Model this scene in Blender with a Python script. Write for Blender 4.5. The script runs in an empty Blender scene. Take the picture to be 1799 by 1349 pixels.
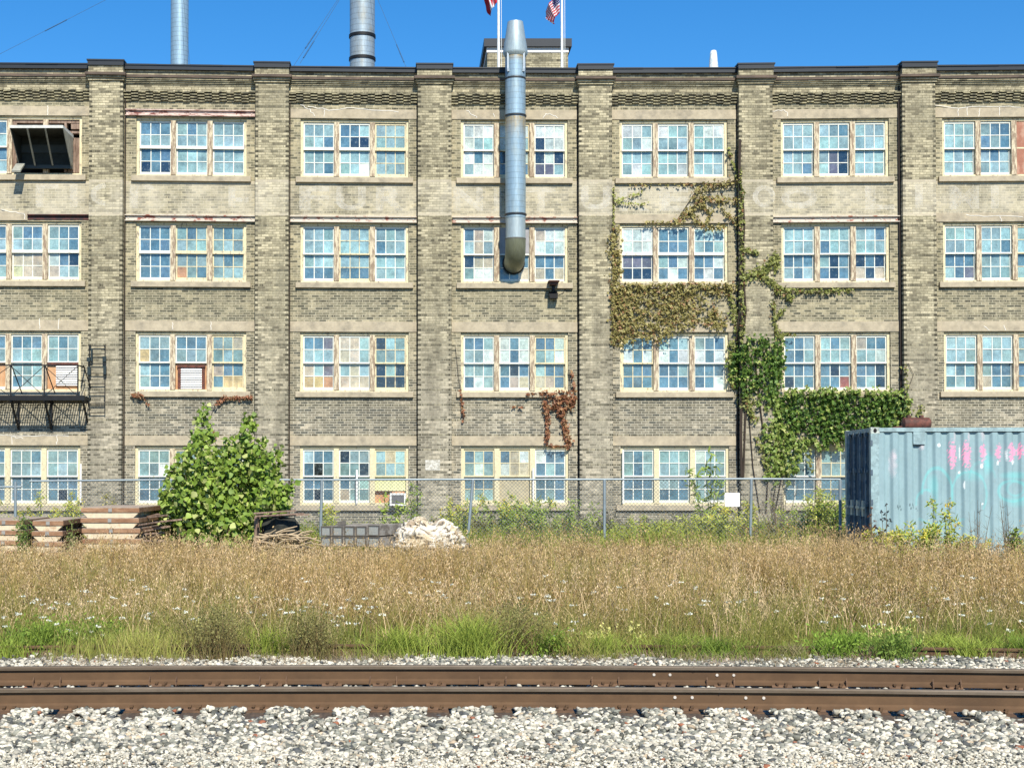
import bpy, math, random
import numpy as np
R = random.Random(7); N = np.random.default_rng(11)
rad = math.radians
S = bpy.context.scene; COL = S.collection
# ---------------------------------------------------------------- camera, sky, sun, exposure
FP = 2550.0; PX, HY = 720.0, 833.0; TH = rad(1.3); HC = 2.2
PYC = HY - FP*math.tan(TH)
cd = bpy.data.cameras.new('camera'); cam = bpy.data.objects.new('camera', cd); COL.objects.link(cam)
cd.sensor_width = 36; cd.lens = FP/1799*36; cd.clip_end = 5000; cd.clip_start = .1
cd.shift_x = (899.5-PX)/1799; cd.shift_y = (PYC-674.5)/1799
cam.location = (0, 0, HC); cam.rotation_euler = (rad(90)+TH, 0, 0); S.camera = cam
SUN_EL, SUN_AZ = 43.0, 10.0     # azimuth to the right of straight behind the camera
w = bpy.data.worlds.new('World'); S.world = w; w.use_nodes = True
nt = w.node_tree; bg = nt.nodes['Background']
sk = nt.nodes.new('ShaderNodeTexSky'); sk.sky_type = 'NISHITA'; sk.sun_disc = False
sk.sun_elevation = rad(SUN_EL); sk.sun_rotation = rad(180-SUN_AZ)
sk.air_density = 1.0; sk.dust_density = 0.0; sk.ozone_density = 6.0; sk.altitude = 300
hs = nt.nodes.new('ShaderNodeHueSaturation'); hs.inputs['Saturation'].default_value = 1.27; hs.inputs['Value'].default_value = 1.03
nt.links.new(sk.outputs[0], hs.inputs['Color']); nt.links.new(hs.outputs[0], bg.inputs[0]); bg.inputs[1].default_value = .115
sd = bpy.data.lights.new('sun', 'SUN'); sd.energy = 5.0; sd.angle = rad(.53); sd.color = (1, .935, .80)
so = bpy.data.objects.new('sun', sd); COL.objects.link(so)
so.rotation_euler = (rad(90-SUN_EL), 0, rad(SUN_AZ)); so.location = (10, -20, 30)
S.view_settings.view_transform = 'Standard'; S.view_settings.look = 'None'; S.view_settings.gamma = 1
S.view_settings.exposure = 0.42
S.cycles.max_bounces = 6; S.cycles.transparent_max_bounces = 12

# ---------------------------------------------------------------- helpers
def tag(o, label=None, cat=None, group=None, kind=None):
    if label: o['label'] = label
    if cat: o['category'] = cat
    if group: o['group'] = group
    if kind: o['kind'] = kind
    return o
def empty(name, loc, label, cat, group=None):
    o = bpy.data.objects.new(name, None); COL.objects.link(o); o.location = loc; o.empty_display_size = .2
    return tag(o, label, cat, group)
def rootloc(o):
    while o.parent: o = o.parent
    return o.location
def mesh_np(name, V, T, mat, parent=None, C=None, smooth=False, k=3, loc=None):
    V = np.asarray(V, np.float32); T = np.asarray(T, np.int32)
    off = rootloc(parent) if parent else (loc or (0, 0, 0))
    V = V - np.array(off, np.float32)
    me = bpy.data.meshes.new(name); me.vertices.add(len(V)); me.vertices.foreach_set('co', V.ravel())
    me.loops.add(T.size); me.loops.foreach_set('vertex_index', T.ravel())
    me.polygons.add(len(T)); me.polygons.foreach_set('loop_start', np.arange(0, T.size, k, dtype=np.int32))
    me.update(calc_edges=True)
    if C is not None:
        a = me.attributes.new('Col', 'FLOAT_COLOR', 'POINT')
        C4 = np.ones((len(V), 4), np.float32); C4[:, :3] = C; a.data.foreach_set('color', C4.ravel())
    me.materials.append(mat)
    if smooth: me.polygons.foreach_set('use_smooth', np.ones(len(T), bool))
    o = bpy.data.objects.new(name, me); COL.objects.link(o)
    if parent: o.parent = parent
    elif loc: o.location = loc
    return o
XG = [-200, 0, 160, 450, 735, 1017, 1297, 1583, 1799, 2000]; GG = [10, 9, 8, 4, 1, 0, 1, 4, 6, 7]
def FX(px): return (px-PX)*45/FP
def FZ(py, px=900):
    g = np.interp(px, XG, GG); py = py-g*(HY-py)/720
    v = (PYC-py)/FP
    return HC+45*(math.sin(TH)+v*math.cos(TH))/(math.cos(TH)-v*math.sin(TH))
def F(px, py, d=0): return (FX(px), 45-d, FZ(py, px))
def W(px, py, Y):              # point at distance Y seen at a pixel of the photograph (used once, to find real positions)
    v = (PYC-py)/FP; dy = math.cos(TH)-v*math.sin(TH); t = Y/dy
    return (t*(px-PX)/FP, Y, HC+t*(math.sin(TH)+v*math.cos(TH)))
class MB:
    def __init__(s): s.v = []; s.f = []; s.c = []; s.m = []
    def add(s, vs, fs, col=None, mi=0):
        b = len(s.v); s.v += [tuple(p) for p in vs]
        for f in fs: s.f.append([b+i for i in f]); s.c.append(col); s.m.append(mi)
        return s
    BF = [(0, 3, 2, 1), (4, 5, 6, 7), (0, 1, 5, 4), (1, 2, 6, 5), (2, 3, 7, 6), (3, 0, 4, 7)]
    def box(s, x0, y0, z0, x1, y1, z1, col=None, mi=0):
        return s.add([(x0,y0,z0),(x1,y0,z0),(x1,y1,z0),(x0,y1,z0),(x0,y0,z1),(x1,y0,z1),(x1,y1,z1),(x0,y1,z1)], s.BF, col, mi)
    def fb(s, x0, y0, x1, y1, d0, d1, col=None, mi=0):       # facade box, y0 upper / y1 lower pixel rows, d1 front depth
        return s.add([F(x0,y1,d1),F(x1,y1,d1),F(x1,y1,d0),F(x0,y1,d0),F(x0,y0,d1),F(x1,y0,d1),F(x1,y0,d0),F(x0,y0,d0)], s.BF, col, mi)
    def prism(s, poly, axis, a0, a1, col=None, mi=0):        # poly of 2-D points extruded along axis
        n = len(poly)
        def P(p, a): return {'x': (a, p[0], p[1]), 'y': (p[0], a, p[1]), 'z': (p[0], p[1], a)}[axis]
        vs = [P(p, a0) for p in poly]+[P(p, a1) for p in poly]
        fs = [list(range(n))[::-1], [n+i for i in range(n)]]+[(i, (i+1) % n, n+(i+1) % n, n+i) for i in range(n)]
        return s.add(vs, fs, col, mi)
    def bar(s, p, q, w, h=None, col=None, up=(0, 0, 1)):
        p = np.array(p, float); q = np.array(q, float); h = h or w
        d = q-p; d /= np.linalg.norm(d)+1e-9; u = np.array(up, float)
        if abs(d@u) > .95: u = np.array((0, 1., 0))
        a = np.cross(d, u); a /= np.linalg.norm(a); b = np.cross(a, d)
        vs = []
        for e in (p, q):
            for sa, sb in ((-1,-1),(1,-1),(1,1),(-1,1)): vs.append(e+a*sa*w/2+b*sb*h/2)
        return s.add(vs, s.BF, col)
    def tube(s, pts, r, n=8, col=None):
        pts = [np.array(p, float) for p in pts]; m = len(pts); vs = []; pa = None
        for i, p in enumerate(pts):
            d = pts[min(i+1, m-1)]-pts[max(i-1, 0)]; d /= np.linalg.norm(d)+1e-9
            if pa is None:
                u = np.array((0, 0, 1.)) if abs(d[2]) < .9 else np.array((0, 1., 0)); a = np.cross(d, u)
            else: a = pa-d*(pa@d)
            a /= np.linalg.norm(a)+1e-9; pa = a; b = np.cross(d, a)
            ri = r[i] if hasattr(r, '__len__') else r
            for k in range(n):
                t = 2*math.pi*k/n; vs.append(p+a*ri*math.cos(t)+b*ri*math.sin(t))
        fs = [(i*n+k, i*n+(k+1) % n, (i+1)*n+(k+1) % n, (i+1)*n+k) for i in range(m-1) for k in range(n)]
        fs += [list(range(n))[::-1], [(m-1)*n+k for k in range(n)]]
        return s.add(vs, fs, col)
    def lathe(s, cx, cy, prof, n=32, col=None, cap=True):
        vs = [(cx+r*math.cos(2*math.pi*k/n), cy+r*math.sin(2*math.pi*k/n), z) for r, z in prof for k in range(n)]; m = len(prof)
        fs = [(i*n+k, i*n+(k+1) % n, (i+1)*n+(k+1) % n, (i+1)*n+k) for i in range(m-1) for k in range(n)]
        if cap: fs += [list(range(n))[::-1], [(m-1)*n+k for k in range(n)]]
        return s.add(vs, fs, col)
    def rot(s, ang, c, i0=0):
        ca, sa = math.cos(ang), math.sin(ang)
        for i in range(i0, len(s.v)):
            x, y, z = s.v[i]; x -= c[0]; y -= c[1]; s.v[i] = (c[0]+x*ca-y*sa, c[1]+x*sa+y*ca, z)
        return s
    def build(s, name, mats, parent=None, smooth=False, loc=None, bevel=0):
        off = rootloc(parent) if parent else (loc or (0, 0, 0))
        me = bpy.data.meshes.new(name)
        me.from_pydata([(x-off[0], y-off[1], z-off[2]) for x, y, z in s.v], [], s.f)
        mats = mats if isinstance(mats, (list, tuple)) else [mats]
        for m in mats: me.materials.append(m)
        if len(mats) > 1: me.polygons.foreach_set('material_index', s.m)
        if any(c is not None for c in s.c):
            a = me.attributes.new('Col', 'FLOAT_COLOR', 'CORNER'); L = []
            for f, c in zip(s.f, s.c): L += [x for _ in f for x in (*(c or (.5, .5, .5)), 1)]
            a.data.foreach_set('color', L)
        if smooth: me.polygons.foreach_set('use_smooth', [True]*len(s.f))
        o = bpy.data.objects.new(name, me); COL.objects.link(o)
        if parent: o.parent = parent
        elif loc: o.location = loc
        if smooth:
            try: me.set_sharp_from_angle(angle=rad(40))
            except Exception: pass
        if bevel:
            b = o.modifiers.new('bevel', 'BEVEL'); b.width = bevel; b.segments = 2; b.limit_method = 'ANGLE'
        return o
def copy_tree(o, parent=None):
    c = o.copy(); COL.objects.link(c); c.parent = parent
    for ch in list(o.children): copy_tree(ch, c)
    return c
# ---------------------------------------------------------------- materials
class NT:
    def __init__(s, name):
        s.m = bpy.data.materials.new(name); s.m.use_nodes = True; s.t = s.m.node_tree; s.b = s.t.nodes['Principled BSDF']
    def n(s, typ, **kw):
        x = s.t.nodes.new('ShaderNode'+typ)
        for k, v in kw.items():
            if k.startswith('i_'):
                kk = k[2:]; x.inputs[int(kk) if kk.isdigit() else kk.replace('_', ' ')].default_value = v
            else: setattr(x, k, v)
        return x
    def l(s, a, b): s.t.links.new(a, b)
    def pos(s, sc=(1, 1, 1)):
        g = s.n('NewGeometry'); m = s.n('Mapping'); m.inputs['Scale'].default_value = sc; s.l(g.outputs['Position'], m.inputs[0]); return m.outputs[0]
    def noise(s, scale, detail=4, rough=.6, vec=None, sc=(1, 1, 1)):
        x = s.n('TexNoise'); x.inputs['Scale'].default_value = scale; x.inputs['Detail'].default_value = detail; x.inputs['Roughness'].default_value = rough
        s.l(vec or s.pos(sc), x.inputs['Vector']); return x.outputs[0]
    def ramp(s, v, stops, interp='LINEAR'):
        r = s.n('ValToRGB'); r.color_ramp.interpolation = interp; e = r.color_ramp.elements
        while len(e) < len(stops): e.new(.5)
        for i, (p, c) in enumerate(stops):
            e[i].position = p; e[i].color = (*c, 1) if hasattr(c, '__len__') else (c, c, c, 1)
        s.l(v, r.inputs[0]); return r.outputs[0]
    def mix(s, f, a, b, mode='MIX'):
        x = s.n('Mix', data_type='RGBA', blend_type=mode)
        for inp, v in ((x.inputs[0], f), (x.inputs[6], a), (x.inputs[7], b)):
            if isinstance(v, (int, float)): inp.default_value = v
            elif isinstance(v, tuple): inp.default_value = (*v, 1)
            else: s.l(v, inp)
        return x.outputs[2]
    def math(s, op, a, b=0., c=None):
        x = s.n('Math', operation=op)
        for i, v in enumerate((a, b, c)):
            if v is None: continue
            if isinstance(v, (int, float)): x.inputs[i].default_value = v
            else: s.l(v, x.inputs[i])
        return x.outputs[0]
    def bump(s, h, strength=.4, dist=.01):
        b = s.n('Bump'); b.inputs['Strength'].default_value = strength; b.inputs['Distance'].default_value = dist
        s.l(h, b.inputs['Height']); s.l(b.outputs[0], s.b.inputs['Normal'])
    def out(s, col, rough=.8, metal=0., spec=.4):
        if isinstance(col, tuple): s.b.inputs['Base Color'].default_value = (*col, 1)
        else: s.l(col, s.b.inputs['Base Color'])
        if isinstance(rough, (int, float)): s.b.inputs['Roughness'].default_value = rough
        else: s.l(rough, s.b.inputs['Roughness'])
        s.b.inputs['Metallic'].default_value = metal; s.b.inputs['Specular IOR Level'].default_value = spec
        return s.m
def M(name, col=None, rough=.8, metal=0., var=.2, scale=6, sc=(1, 1, 1), bump=0, bs=None, spec=.4, transl=0):
    t = NT(name); n = t.noise(scale, 5, .65, sc=sc)
    base = t.n('Attribute', attribute_name='Col').outputs[0] if col is None else col
    k = t.ramp(n, [(.25, 1-var), (.75, 1+var)])
    c = t.mix(1., base, k, 'MULTIPLY')
    if bump: t.bump(t.noise(bs or scale*3, 4, .6), bump, .01)
    m = t.out(c, rough, metal, spec)
    if transl:
        tr = t.n('BsdfTranslucent'); t.l(c, tr.inputs[0]); mx = t.n('MixShader', i_0=transl)
        o = t.t.nodes['Material Output']; t.l(t.b.outputs[0], mx.inputs[1]); t.l(tr.outputs[0], mx.inputs[2]); t.l(mx.outputs[0], o.inputs[0])
    return m
def M2(name, a, b, scale=6, lo=.45, hi=.55, sc=(1, 1, 1), rough=.7, metal=0., var=.15, bump=.3, spec=.4):
    t = NT(name); n = t.noise(scale, 6, .7, sc=sc); f = t.ramp(n, [(lo, 0.), (hi, 1.)])
    v = t.ramp(t.noise(scale*2.3, 4, .6), [(.25, 1-var), (.75, 1+var)])
    c = t.mix(1., t.mix(f, a, b), v, 'MULTIPLY')
    if bump: t.bump(f, bump, .006)
    return t.out(c, rough, metal, spec)
def brick(name, palU, palL, morU, morL, quoin=False, band=True, under=False):
    t = NT(name); g = t.n('NewGeometry'); sp = t.n('SeparateXYZ'); t.l(g.outputs['Position'], sp.inputs[0])
    x, y, z = sp.outputs
    wob = t.math('MULTIPLY', t.noise(2.2, 2), .02)
    xx = t.math('ADD', t.math('ADD', x, y), wob); zz = t.math('ADD', z, t.math('MULTIPLY', t.noise(1.1, 2), .018))
    cb = t.n('CombineXYZ'); t.l(xx, cb.inputs[0]); t.l(zz, cb.inputs[1])
    def BR(wd):
        b = t.n('TexBrick'); b.inputs['Scale'].default_value = 1; b.inputs['Brick Width'].default_value = wd
        b.inputs['Row Height'].default_value = .077; b.inputs['Mortar Size'].default_value = .0085; b.inputs['Mortar Smooth'].default_value = .3
        b.inputs['Color1'].default_value = (0, 0, 0, 1); b.inputs['Color2'].default_value = (1, 1, 1, 1); b.inputs['Mortar'].default_value = (.5, .5, .5, 1)
        t.l(cb.outputs[0], b.inputs['Vector']); return b
    A = BR(.225); B = BR(.1125)
    hz = t.ramp(t.math('ADD', t.math('MULTIPLY', z, 1/13.), t.math('MULTIPLY', t.math('SUBTRACT', t.noise(.35, 3), .5), .35)), [(.30, 0.), (.62, 1.)])
    rnd = A.outputs['Color']
    pu = t.ramp(rnd, palU); pl = t.ramp(rnd, palL)
    c = t.mix(hz, pl, pu)
    # every sixth course is headers, half of them burnt dark
    row = t.math('FLOOR', t.math('DIVIDE', zz, .077)); hm = t.math('LESS_THAN', t.math('ABSOLUTE', t.math('SUBTRACT', t.math('FLOORED_MODULO', row, 6.), 2.)), .5)
    hd = t.ramp(B.outputs['Color'], [(0., (.075, .07, .05)), (.45, (.11, .10, .07)), (.55, (.3, .27, .19)), (1., (.36, .32, .22))])
    c = t.mix(t.math('MULTIPLY', hm, .75), c, hd)
    if quoin:
        tc = t.n('TexCoord'); s2 = t.n('SeparateXYZ'); t.l(tc.outputs['Generated'], s2.inputs[0])
        e = t.math('GREATER_THAN', t.math('ABSOLUTE', t.math('SUBTRACT', s2.outputs[0], .5)), .41)
        alt = t.math('LESS_THAN', t.math('FLOORED_MODULO', row, 2.), .5)
        q = t.math('MULTIPLY', t.math('MULTIPLY', e, alt), t.ramp(t.noise(1.3, 2), [(.35, .35), (.5, .95)]))
        c = t.mix(q, c, (.06, .055, .04))
    # individual over-burnt bricks in patches, soot
    patch = t.ramp(t.noise(.9, 5, .7), [(.44, 0.), (.6, 1.)])
    dk = t.math('MULTIPLY', patch, t.math('GREATER_THAN', rnd, .45))
    c = t.mix(t.math('MULTIPLY', dk, .5), c, (.13, .125, .095))
    if under:      # grime washed down below the window sills
        o = None
        for zs in (FZ(324), FZ(508), FZ(699), FZ(897)):
            d_ = t.math('DIVIDE', t.math('SUBTRACT', zs, z), .62); m_ = t.math('MULTIPLY', t.math('GREATER_THAN', d_, 0.), t.math('MAXIMUM', t.math('SUBTRACT', 1., d_), 0.)); o = m_ if o is None else t.math('MAXIMUM', o, m_)
        gm = t.math('MULTIPLY', o, t.ramp(t.noise(2.6, 6, .8, sc=(2.2, 1, .35)), [(.36, .15), (.62, 1.)]))
        c = t.mix(t.math('MULTIPLY', gm, .42), c, (.075, .075, .055))
    mor = t.mix(hz, morL, morU)
    c = t.mix(A.outputs['Fac'], c, mor)
    v = t.ramp(t.noise(14, 5, .7), [(.25, .66), (.75, 1.28)]); c = t.mix(1., c, v, 'MULTIPLY')
    st = t.ramp(t.noise(1.6, 5, .7, sc=(1.6, 1, .25)), [(.3, .66), (.62, 1.08)]); c = t.mix(1., c, st, 'MULTIPLY')
    if band:  # old limewashed sign band between the upper two storeys
        zt, zb = FZ(323), FZ(378)
        m1 = t.math('MULTIPLY', t.math('LESS_THAN', z, zt), t.math('GREATER_THAN', z, zb))
        wn = t.ramp(t.noise(1.1, 4, .7), [(.34, .08), (.64, .5)])
        c = t.mix(t.math('MULTIPLY', m1, wn), c, (.68, .62, .49))
        for zl in (zt+.03, zb-.03):
            m2 = t.math('LESS_THAN', t.math('ABSOLUTE', t.math('SUBTRACT', z, zl)), .04)
            c = t.mix(t.math('MULTIPLY', m2, .6), c, (.62, .55, .42))
    t.bump(t.math('SUBTRACT', 1., A.outputs['Fac']), .5, .012)
    return t.out(c, .92, 0, .2)
cream = [(0., (.17, .15, .105)), (.2, (.33, .295, .20)), (.5, (.46, .41, .275)), (1., (.57, .505, .345))]
olive = [(0., (.11, .105, .075)), (.3, (.21, .195, .13)), (.6, (.36, .32, .205)), (1., (.47, .41, .265))]
grey = [(0., (.105, .105, .09)), (.45, (.21, .19, .145)), (.75, (.35, .31, .235)), (1., (.50, .44, .33))]
greyp = [(0., (.16, .145, .11)), (.25, (.29, .26, .20)), (.65, (.42, .375, .285)), (1., (.55, .485, .37))]
B_PANEL = brick('yellow_brick_panel', olive, grey, (.48, .43, .30), (.55, .51, .40), under=True)
B_PIL = brick('yellow_brick_pilaster', cream, greyp, (.24, .215, .14), (.42, .385, .29), quoin=True)
B_TOP = brick('yellow_brick_cornice', cream, cream, (.19, .165, .105), (.2, .18, .12), band=False)
B_DARK = M2('dark_mottled_brick', (.07, .065, .042), (.36, .32, .19), 7, .42, .62, sc=(1, 1, 2))  # dark and cream tones mixed by noise, for the corbel table
STONE = M2('tan_stone', (.42, .36, .26), (.23, .205, .16), 2.2, .50, .74, sc=(.8, 1, 1), rough=.9, var=.2, bump=.1)
MORTAR = M('pale_mortar', (.75, .72, .66), .9)
STEELW = M2('white_painted_steel', (.54, .485, .41), (.30, .10, .07), 3.5, .54, .62, sc=(1, 1, 1.5), var=.1)
STEELP = M2('peeling_pink_steel', (.60, .46, .40), (.2, .07, .055), 4, .50, .6, sc=(.6, 1, 1.5), var=.2)
STEELD = M2('rusty_dark_steel', (.10, .035, .03), (.05, .03, .03), 5)
COPING = M('blue_black_metal', (.014, .018, .024), .45, .1, var=.15, scale=2, spec=.5)
BROWNM = M2('brown_moulding', (.13, .09, .065), (.06, .045, .035), 5, .4, .6, sc=(.3, 1, 3))
PAINT = M2('cream_peeling_paint', (.66, .58, .38), (.30, .255, .19), 9, .55, .63, sc=(1.5, 1, .5), rough=.7)
MULL = M2('weathered_mullion', (.60, .52, .37), (.27, .20, .14), 11, .44, .55, sc=(2.2, 1, .35), rough=.85)
SASH = M2('white_sash_paint', (.70, .72, .66), (.42, .38, .28), 9, .58, .7, rough=.6)
WHITE = M('white_paint', (.8, .8, .77), .6, var=.08)
BLACK = M('black_iron', (.012, .013, .015), .55, .3, var=.3)
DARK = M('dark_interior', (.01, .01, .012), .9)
PLY = M2('plywood', (.42, .20, .09), (.55, .33, .18), 3, .4, .6, sc=(1, 1, .3), bump=0)
RUST = M2('rusty_steel', (.14, .045, .03), (.07, .028, .02), 8)
WOODO = M2('old_grey_boards', (.28, .20, .15), (.14, .085, .06), 6, .4, .6, sc=(3, 3, .4))
GALV = M('galvanised_post', (.25, .30, .33), .55, .3, var=.15)
VC = M('coloured', None, .8, var=.15, scale=10)
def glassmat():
    t = NT('dirty_reflection_glass'); a = t.n('Attribute', attribute_name='Col').outputs[0]
    cl = t.ramp(t.noise(1.7, 5, .65, sc=(1, 1, 1.5)), [(.3, .62), (.5, .98), (.72, 1.35)])  # broad mottling paints a cloudy reflection over the dirt film
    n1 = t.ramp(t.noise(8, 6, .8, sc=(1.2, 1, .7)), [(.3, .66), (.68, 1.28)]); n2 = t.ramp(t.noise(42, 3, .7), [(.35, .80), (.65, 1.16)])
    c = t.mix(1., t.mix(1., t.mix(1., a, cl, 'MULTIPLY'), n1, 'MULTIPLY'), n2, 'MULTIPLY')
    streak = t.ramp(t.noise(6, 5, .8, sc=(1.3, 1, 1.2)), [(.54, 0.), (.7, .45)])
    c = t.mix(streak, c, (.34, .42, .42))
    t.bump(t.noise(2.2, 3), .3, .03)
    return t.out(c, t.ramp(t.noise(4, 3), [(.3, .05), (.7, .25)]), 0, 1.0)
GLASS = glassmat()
def stainmask(t, z, zs):
    o = None
    for z0, L in zs:       # stain runs down from z0 over length L
        d = t.math('DIVIDE', t.math('SUBTRACT', z0, z), L)
        m = t.math('MULTIPLY', t.math('GREATER_THAN', d, 0.), t.math('MAXIMUM', t.math('SUBTRACT', 1., d), 0.)); o = m if o is None else t.math('MAXIMUM', o, m)
    return o
def ductmat(name, col, colr, period, line=.12, metal=.35, rough=.5, stain=None):
    t = NT(name); sp = t.n('SeparateXYZ'); g = t.n('NewGeometry'); t.l(g.outputs['Position'], sp.inputs[0])
    fr = t.math('FRACT', t.math('DIVIDE', sp.outputs[2], period)); ln = t.math('LESS_THAN', fr, line)
    c = t.mix(t.ramp(t.noise(2.2, 5, .7, sc=(1, 1, .5)), [(.45, 0.), (.72, .8)]), col, colr)
    if stain: c = t.mix(t.math('MULTIPLY', t.ramp(sp.outputs[2], [(0, 0.), (1, 1.)]) if False else stainmask(t, sp.outputs[2], stain), t.ramp(t.noise(3, 5, .8, sc=(2.5, 2.5, .6)), [(.35, .25), (.6, 1.)])), c, (.40, .28, .10))
    c = t.mix(t.math('MULTIPLY', ln, .42), c, (.09, .10, .11))
    v = t.ramp(t.noise(7, 4, .7, sc=(3, 3, .4)), [(.3, .82), (.7, 1.15)]); c = t.mix(1., c, v, 'MULTIPLY')
    t.bump(ln, -.5, .01)
    return t.out(c, rough, metal, .5)
DUCT = ductmat('galvanised_spiral_duct', (.27, .39, .48), (.33, .39, .38), .175, line=.09, stain=[(HC+(FZ(208, 907)-HC)*44.25/45, .75), (HC+(FZ(101, 907)-HC)*44.25/45, .2)])
DUCTC = ductmat('galvanised_cone', (.34, .42, .45), (.42, .47, .47), 9., line=.0)
DUCTE = ductmat('weathered_elbow', (.19, .20, .13), (.23, .25, .19), 9., line=.0, rough=.5)
# ---------------------------------------------------------------- ground
def gz(x, y):                                    # terrain: track bed at 0, a low bank up to the yard
    y = np.asarray(y, float)
    a = np.clip((y-18.3)/8.5, 0, 1); a = a*a*(3-2*a)*.5
    return a-np.clip((y-36)/8, 0, 1)*.2+.03*np.sin(np.asarray(x)*.9)*np.clip((y-19)/4, 0, 1)
gx = np.concatenate([[-3000, -600, -150, -60], np.linspace(-30, 40, 141), [70, 150, 600, 3000]])
gy = np.concatenate([[-400, -60, -10], np.linspace(4, 48, 121), [80, 200, 800, 4000]])
GX, GY = np.meshgrid(gx, gy); V = np.stack([GX, GY, gz(GX, GY)], -1).reshape(-1, 3); nx = len(gx)
T = [(j*nx+i, j*nx+i+1, (j+1)*nx+i+1, (j+1)*nx+i) for j in range(len(gy)-1) for i in range(nx-1)]
SOIL = M2('dry_soil', (.17, .135, .085), (.10, .085, .045), 1.2, .4, .6, rough=.95, var=.3)
tag(mesh_np('ground', V, T, SOIL, k=4, smooth=True), kind='structure')
RAILC = .0075
def YN(x): return 13.4-RAILC*(x+.3)**2
xs = np.linspace(-14, 17, 80); V = []
for x in xs: V += [(x, 4, .004), (x, YN(x)+4.2, .004)]
V = np.array(V); V[:, 2] += .0
T = [(2*i, 2*i+2, 2*i+3, 2*i+1) for i in range(79)]
BED = M2('ballast_bed', (.42, .38, .31), (.12, .11, .09), 24, .42, .6, rough=.95, var=.35)
tag(mesh_np('ballast_bed', V, T, BED, k=4), kind='structure')

# ---------------------------------------------------------------- the factory
bld = empty('factory_building', (FX(900), 46, .3), 'long four storey yellow brick factory with pilasters and banks of multi-pane windows', 'factory')
OPX = [(-52, 141), (237, 432), (527, 718), (810, 999), (1090, 1281), (1375, 1566), (1660, 1852)]
OPY = [(212, 314), (394, 498), (585, 689), (784, 887)]
PIL = [(-132, -72), (157, 216), (449, 507), (734, 793), (1017, 1075), (1298, 1357), (1585, 1643), (1872, 1930)]
XL, XR = -205, 2000
def grid(x0, x1, y0, y1, holes, d, mb, step=60):
    gxs = sorted({x0, x1, *[v for h in holes for v in (h[0], h[1])]}); gys = sorted({y0, y1, *[v for h in holes for v in (h[2], h[3])]})
    fx = []
    for a, b in zip(gxs, gxs[1:]):
        k = max(1, int((b-a)/step)); fx += [a+(b-a)*i/k for i in range(k)]
    fx.append(x1)
    for a, b in zip(fx, fx[1:]):
        for c, e in zip(gys, gys[1:]):
            if any(h[0]-.1 <= a and b <= h[1]+.1 and h[2]-.1 <= c and e <= h[3]+.1 for h in holes): continue
            mb.add([F(a, e, d), F(b, e, d), F(b, c, d), F(a, c, d)], [(0, 1, 2, 3)])
holes = [(a, b, c, e) for a, b in OPX for c, e in OPY]
wl = MB(); grid(XL, XR, 140, 960, holes, 0, wl)
for a, b, c, e in holes:
    q = [F(a, e), F(b, e), F(b, c), F(a, c)]; p = [F(a, e, -.4), F(b, e, -.4), F(b, c, -.4), F(a, c, -.4)]
    wl.add(q+p, [(0, 4, 5, 1), (1, 5, 6, 2), (2, 6, 7, 3), (3, 7, 4, 0)])
wl.build('wall', B_PANEL, bld)
zr = FZ(128, 900); xa, xb = FX(XL), FX(XR)
bd = MB(); bd.box(xa, 45.45, -.5, xa+.35, 66, zr); bd.box(xb-.35, 45.45, -.5, xb, 66, zr); bd.box(xa+.35, 65.6, -.5, xb-.35, 66, zr)
bd.box(xa, 45.002, -.5, xa+.3, 45.45, zr); bd.box(xb-.3, 45.002, -.5, xb, 45.45, zr)
bd.build('side_wall', B_PIL, bld)
MB().box(xa+.36, 45.45, zr-.8, xb-.36, 65.6, zr-.5).build('roof', M('roof_felt', (.06, .06, .06), .9), bld)
MB().box(xa+.36, 45.42, 0, xb-.36, 45.44, zr-.8).build('inner_dark_wall', DARK, bld)
for a, b in PIL:
    p = MB(); ys = [153, 400, 650, 960]
    for c, e in zip(ys, ys[1:]): p.fb(a, c, b, e, -.03, .26)
    p.build('pilaster', B_PIL, bld)
    p = MB()
    p.fb(a-2, 149, b+2, 153, -.03, .31); p.fb(a-4, 145, b+4, 149, -.03, .36)
    p.fb(a-1, 128, b+1, 140.5, -.1, .33); p.build('pilaster_head', B_TOP, bld)
    MB().fb(a-6, 140.5, b+6, 145, -.03, .43).build('moulding', BROWNM, bld)
    p = MB(); p.fb(a-2, 119.5, b+2, 128, -.55, .38); p.fb(a-3.5, 118, b+3.5, 120.5, -.57, .40); p.build('coping', COPING, bld)
edges = [(XL, -132)]+[(PIL[i][1], PIL[i+1][0]) for i in range(7)]+[(1930, XR)]
for a, b in edges:
    n = max(1, round((b-a)/60)); cut = [a+(b-a)*i/n for i in range(n+1)]
    co = MB(); pa = MB(); mo = MB(); de = MB()
    for u, v in zip(cut, cut[1:]):
        co.fb(u, 123.5, v, 131, -.5, .16); co.fb(u, 122+R.uniform(-.25, .25), v, 124.2, -.52, .18+R.uniform(0, .015))
        pa.fb(u, 131, v, 141.5, -.4, .05)
        mo.fb(u, 141.5, v, 146, -.3, .24)
        for k in range(4): pa.fb(u, 146+k*2.7, v, 148.9+k*2.7, -.2, .205-.04*k)
        pa.fb(u, 156.8, v, 168, -.2, .065)
    # stepped corbel table: alternating bricks, three courses deep
    n = round((b-a)/12.6); wd = (b-a)/n
    for i in range(n):
        u = a+i*wd; o = i % 2; q = R.uniform(-.012, .012)
        for k in range(4):
            y = 167+k*4.4+(0 if o else 2.2)
            de.fb(u+.3, y, u+wd-.3, y+(2.3 if not o else 2.8), -.1, .185-.043*k+q+(.02 if o else 0))
    co.build('coping', COPING, bld); pa.build('parapet', B_TOP, bld); mo.build('moulding', BROWNM, bld); de.build('corbel_table', B_DARK, bld)

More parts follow.
